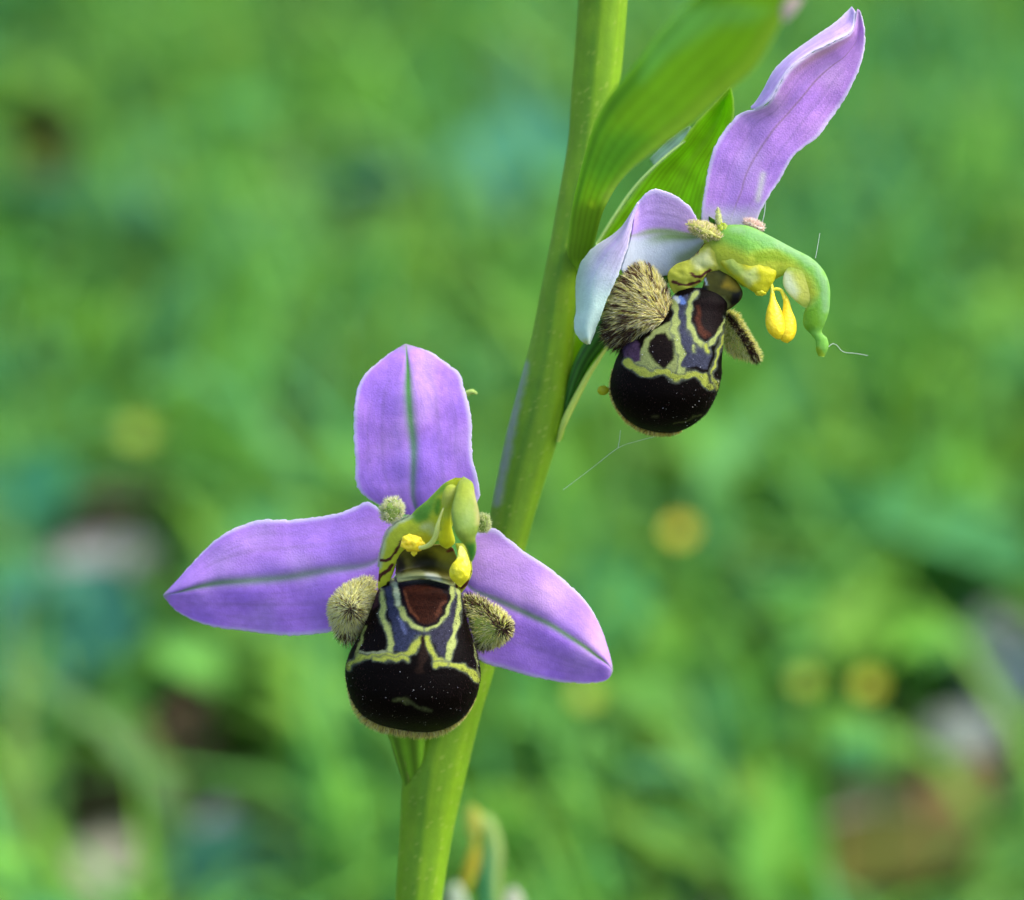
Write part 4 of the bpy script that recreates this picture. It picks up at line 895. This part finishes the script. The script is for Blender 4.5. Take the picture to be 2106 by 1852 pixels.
# pale column side with its brown stripes
g = fat(c2([(1120,395,-12),(975,385,-14),(910,450,-16),(850,505,-16),(760,540,-14),(705,600,-12),(715,680,-10),(745,738,-8)]),
        c2([(1200,480,-20),(1130,545,-24),(1060,578,-24),(990,595,-22),(960,625,-22),(930,660,-20),(880,695,-16),(800,742,-8)]), 80, 44, .3, 'crt'); g[..., 2] += 4 * vnoise(g[..., 0], g[..., 1], .07, 13)
lay = [('stroke', c2([(950,390),(915,430),(905,470)]), RED, 3.2, 1.2), ('stroke', c2([(885,480),(845,505)]), RED, 2.2, 1.2),
       ('poly', c2([(860,500),(980,440),(1010,540),(900,580)]), (.60, .64, .30), 9),
       ('stroke', c2([(868,605),(885,625),(920,628),(965,595),(990,580)]), RED, 3.8, 1.2),
       ('stroke', c2([(738,658),(780,675),(830,682),(880,668),(915,655)]), RED, 3.8, 1.2)]
add_fat('column', g, col_body(g, (.50, .52, .06), lay, .1, 29), M_column, fu)
g = fat(c2([(1050,430,-18),(1050,520,-26),(1110,590,-32),(1180,655,-36),(1240,700,-38),(1300,738,-38),(1345,754,-36)]),
        c2([(1150,420,-18),(1300,465,-26),(1400,515,-32),(1443,570,-36),(1432,635,-38),(1402,695,-38),(1365,748,-36)]), 70, 44, .45, 'crt')
g[..., 2] += 3 * vnoise(g[..., 0], g[..., 1], .06, 12)
lay = [('poly', c2([(1120,470),(1220,560),(1260,640),(1150,600),(1080,520)]), (.46, .58, .12), 8), ('poly', c2([(1200,600),(1300,560),(1320,640),(1250,690)]), (.62, .70, .22), 8)]
add_fat('anther', g, col_body(g, (.62, .60, .02), lay, .12, 39), M_column, fu)
add_fat('anther', blob(1160 + 1330 / 3.297, 380 + 715 / 3.297, -34, 15, 12, 13, 20, 22, 22, .2, 8), (.70, .64, .02), M_pollen, fu)
g = fat(c2([(1520,560,-44),(1490,610,-46),(1485,680,-47),(1520,740,-48),(1570,790,-48),(1625,832,-46)]), c2([(1580,550,-44),(1670,580,-46),(1712,650,-47),(1712,730,-48),(1695,790,-48),(1650,834,-46)]), 50, 34, .12, 'crt')
lay = [('poly', c2([(1480,600),(1600,600),(1680,680),(1680,780),(1620,810),(1540,760),(1480,700)]), (.60, .62, .12), 10), ('poly', c2([(1480,600),(1530,600),(1590,720),(1570,770),(1500,710)]), (.74, .80, .52), 10)]
add_fat('anther', g, col_body(g, (.40, .52, .07), lay, .1, 49), M_column, fu)
g = fat(c2([(1020,545,-18),(965,595,-22),(945,670,-24),(930,740,-22),(960,790,-18),(1020,840,-12)]), c2([(1060,550,-18),(1140,620,-24),(1205,710,-28),(1205,770,-28),(1160,820,-20),(1090,865,-12)]), 60, 44, .16, 'crt')
lay = [('poly', c2([(1110,620),(1180,690),(1180,720),(1080,690)]), (.26, .18, .012), 9), ('poly', c2([(930,690),(975,690),(975,745),(935,760)]), (.004, .004, .004), 4), ('stroke', c2([(955,640),(968,680)]), (.22, .27, .30), 2, 1.5),
       ('poly', c2([(1140,740),(1205,720),(1190,800),(1110,840)]), (.005, .004, .004), 5), ('stroke', c2([(970,770),(1080,775),(1110,820)]), (.12, .13, .04), 5, 4)]
add_fat('stigma', g, col_body(g, (.040, .040, .006), lay, .4, 59), M_stigma, fu)
# pollinia hanging on their caudicles
g = fat(c2([(1405,680,-40),(1400,720,-40),(1392,790,-42),(1372,860,-44),(1366,940,-46),(1385,1000,-46),(1425,1040,-44),(1445,1050,-43)]), c2([(1420,680,-40),(1424,720,-40),(1438,780,-42),(1472,850,-44),(1494,930,-46),(1496,1000,-46),(1475,1040,-44),(1455,1052,-43)]), 60, 32, .85, 'crt')
add_fat('pollinium', g, (.82, .62, .012), M_pollen, fu)
g = fat(c2([(1478,735,-40),(1486,780,-40),(1482,850,-38),(1462,930,-36),(1450,1000,-36),(1465,1050,-37),(1495,1072,-38)]), c2([(1496,732,-40),(1525,780,-40),(1545,850,-38),(1572,920,-36),(1576,990,-36),(1555,1045,-37),(1515,1076,-38)]), 60, 32, .85, 'crt')
add_fat('pollinium', g, (.80, .58, .010), M_pollen, fu)
add_fat('caudicle', tube(c2([(1405,722,-40),(1435,708,-41),(1468,714,-41),(1484,738,-40),(1498,775,-40)]), [3.2, 3.2, 3.4, 4, 5], 24, 12), (.78, .66, .03), M_pollen, fu)
add_fat('caudicle', tube(c2([(1400,640,-38),(1408,690,-40),(1412,735,-41)]), [3.5, 2.8, 3.4], 14, 12), (.74, .70, .05), M_pollen, fu)
# small hairy petals
petal_knob(fu, 1160 + 960 / 3.297, 380 + 320 / 3.297, -12, 37, 13, 24, 1000, 8, (.36, .36, .09), [(.90, .86, .5), (.7, .68, .24), (.85, .70, .60)], [.4, .4, .2], 3)
petal_knob(fu, 1160 + 1085 / 3.297, 380 + 330 / 3.297, -16, 12, 21, -20, 200, 4, (.24, .32, .02), [(.5, .52, .3)], [1], 4)
petal_knob(fu, 1160 + 1048 / 3.297, 380 + 235 / 3.297, 0, 6, 22, -5, 160, 4, (.42, .46, .16), [(.6, .6, .45)], [1], 5)
petal_knob(fu, 1160 + 1290 / 3.297, 380 + 276 / 3.297, 14, 20, 5, 22, 500, 8, (.78, .62, .56), [(.92, .78, .68), (.8, .6, .5)], [.6, .4], 6)
# ovary
g = fat([(1152,880,215),(1160,820,205),(1178,750,190),(1210,690,170),(1262,620,150),(1340,545,120),(1420,470,80),(1450,440,50)],
        [(1160,885,215),(1184,810,205),(1218,745,190),(1262,690,170),(1322,630,150),(1395,565,120),(1470,500,80),(1490,465,50)], 90, 40, .9, 'crt')
st_ = np.sin(np.linspace(0, 2 * math.pi, 40, endpoint=False) * 8)
X = g[..., 0]; c = np.tile(np.array([.035, .13, .012]), X.shape + (1,)) * (1 + .45 * st_)[None, :, None]
add_fat('ovary', g, c, M_green, fu)
add_fat('lip_tip', blob(1160 + 265 / 3.297, 380 + 1395 / 3.297, 40, 12, 10, 8, 0, 16, 16, .1, 1), (.50, .52, .02), M_column, fu)

# ---- bracts of the upper flower, bud and its bract
bract([(1150,905,225),(1152,860,225),(1165,780,215),(1188,650,200),(1210,545,190),(1227,505,180),(1260,455,170),(1292,411,160),(1340,348,140),(1374,318,130),(1402,291,120),(1430,254,112),(1470,212,105),(1499,180,100)],
      [(1156,905,195),(1166,862,190),(1185,815,185),(1214,765,180),(1255,705,175),(1300,640,165),(1345,580,150),(1400,520,135),(1440,450,120),(1449,405,115),(1463,350,110),(1492,295,108),(1508,240,104),(1508,205,102),(1502,180,100)],
      130, 40, 40, (.34, .64, .012), (.46, .66, .12), 4)
g = tube(c4([(372,1470,150),(470,1310,145),(580,1150,140),(690,1030,128),(800,930,118),(900,850,110)]), [3, 3, 3, 3, 3, 2], 60, 8)
add_fat('bract_margin', g, (.34, .50, .16), M_green, orchid)
bract(c4([(690,960,190),(760,880,185),(850,800,180),(925,755,175)]), c4([(720,1000,190),(790,940,185),(880,860,180),(935,765,175)]), 30, 12, 5, (.36, .52, .42), (.45, .6, .5), 9)
g = tube([(1256,702,168),(1232,738,170),(1208,775,172),(1180,828,174),(1160,870,176),(1148,908,195)], [2.5, 4.5, 6, 7, 7, 4], 50, 12)
add_fat('bract_margin', g, (.44, .56, .10), M_green, orchid)
# bud
BL = c4([(290,1800,240),(200,1560,205),(205,1400,190),(225,1240,165),(255,1100,120),(300,930,0),(350,760,-130),(430,600,-260),(530,470,-380),(640,340,-500),(730,220,-600),(830,110,-700),(940,0,-780),(1060,-110,-860),(1200,-190,-920),(1400,-250,-980)])
BR = c4([(300,1800,240),(325,1580,208),(362,1450,190),(392,1330,160),(425,1240,125),(500,1110,20),(590,1010,-110),(690,930,-230),(800,850,-340),(920,765,-450),(1060,640,-550),(1200,520,-650),(1330,400,-740),(1430,230,-830),(1520,50,-900),(1590,-120,-960)])
g = fat(BL, BR, 140, 50, [.8, .7, .5, .45, .4, .4, .4, .4], 'crt'); X, Y = g[..., 0], g[..., 1]
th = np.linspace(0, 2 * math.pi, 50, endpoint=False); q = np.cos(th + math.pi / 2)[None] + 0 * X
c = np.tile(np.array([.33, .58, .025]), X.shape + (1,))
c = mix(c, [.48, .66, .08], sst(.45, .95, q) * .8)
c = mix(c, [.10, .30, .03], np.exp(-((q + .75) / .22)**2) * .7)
c = paint(c, X, Y, [('poly', c4([(880,60),(1200,20),(1420,60),(1300,130),(1100,150),(800,330),(640,480),(700,300)]), (.30, .62, .14), 22),
                    ('poly', c4([(300,1000),(420,800),(560,780),(700,830),(500,1060),(380,1120)]), (.20, .46, .035), 26),
                    ('poly', c4([(420,1180),(700,930),(820,850),(760,900),(560,1060),(440,1230)]), (.46, .60, .14), 18),
                    ('poly', c4([(170,1560),(240,1250),(330,1200),(420,1240),(380,1420),(330,1600)]), (.20, .36, .02), 14), ('stroke', c4([(345,1222),(350,1225)]), (.45, .62, .03), 9, 7)])
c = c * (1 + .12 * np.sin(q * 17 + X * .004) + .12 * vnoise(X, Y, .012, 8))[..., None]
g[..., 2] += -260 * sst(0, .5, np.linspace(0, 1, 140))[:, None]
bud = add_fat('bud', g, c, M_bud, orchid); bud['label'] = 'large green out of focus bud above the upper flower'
g = fat(c4([(1560,-20,-1190),(1490,20,-1185),(1480,80,-1185),(1490,130,-1185)]), c4([(1620,-20,-1190),(1580,50,-1185),(1540,100,-1185),(1500,140,-1185)]), 30, 24, .7, 'crt')
add_fat('bud_tip', g, (.62, .48, .44), M_petal, bud)

# =================================================================== other things near the spike
def strand(label, pts, r=.35):
    g = tube(pts, [r] * 4, 40, 5); o = add_fat('spider_thread', g, (.75, .78, .78), M_hair, None)
    o['label'] = label; o['category'] = 'spider thread'; o['group'] = 'spider threads on the orchid'
strand('fine spider thread slanting down left from under the upper lip', [(1158,1008,60),(1215,965,40),(1271,922,20),(1310,908,20),(1345,899,40)], .35)
strand('very short upright spider thread hanging from the upper black lip', [(1276,885,30),(1274,905,25),(1271,922,20)], .45)
strand('curled spider thread trailing right from the tip of the yellow hood', c2([(1795,1100,-40),(1820,1080,-30),(1850,1090,-20),(1880,1125,-10),(1915,1140,0),(1980,1145,10),(2060,1160,20)]), .38)
strand('short spider thread standing up from the back of the green hood', c2([(1705,500,-20),(1718,430,-15),(1735,330,-10)]), .45)
strand('bright spider thread beside the base of the tall pink sepal', c2([(1345,255,10),(1358,200,5),(1368,120,0)]), .7)

ws = thing('withered_flower', 'blurred yellowish withered flower top at the bottom right of the thick stem', 'wildflower', None)
def wpart(name, g, colr, mat=M_leaf): return add_fat(name, g, colr, mat, ws)
d0 = 1900
def dd(pts, d=d0): return [(a, b_, d) for a, b_, *_ in pts]
wpart('sepal', fat(dd(c5([(710,1050),(690,1110),(690,1230),(730,1340)])), dd(c5([(745,1060),(790,1120),(800,1230),(770,1350)])), 30, 16, .5), (.50, .50, .08))
wpart('sepal', fat(dd(c5([(790,1130),(800,1200),(850,1300),(870,1450),(880,1650),(900,1850)])), dd(c5([(810,1125),(880,1150),(940,1280),(965,1430),(950,1620),(960,1850)])), 50, 16, .5), (.40, .54, .16))
wpart('stamen', fat(dd(c5([(745,1320),(690,1470),(660,1560),(640,1700)])), dd(c5([(775,1320),(790,1470),(770,1580),(700,1720)])), 40, 16, .6), (.48, .40, .03))
wpart('seed_pod', fat(dd(c5([(860,1300),(800,1500),(790,1700),(800,2000)])), dd(c5([(880,1300),(880,1500),(880,1700),(880,2000)])), 40, 16, .8), (.06, .28, .10))
wpart('bract', fat(dd(c5([(590,1650),(540,1720),(540,1850),(640,2000)])), dd(c5([(610,1650),(660,1720),(700,1850),(740,2000)])), 30, 16, .5), (.46, .54, .36))
wpart('bract', fat(dd(c5([(1040,1690),(1000,1740),(960,1850),(920,2000)])), dd(c5([(1060,1690),(1110,1760),(1130,1850),(1080,2000)])), 30, 16, .5), (.50, .52, .38))
a_ = P(np.array([780 + 840 / 3.808, 1380 + 1900 / 3.808, d0]))
g = tube([(a_[0] + .6, a_[1] + .8, gz(a_[0], a_[1])), (a_[0] + .3, a_[1] + .4, a_[2] * .5), tuple(a_)], [.13, .12, .16], 20, 10)
mesh_from('stem', g.reshape(-1, 3), caps(None, 20, 10), M_leaf, ws, np.tile((.07, .22, .05), (200, 1)))
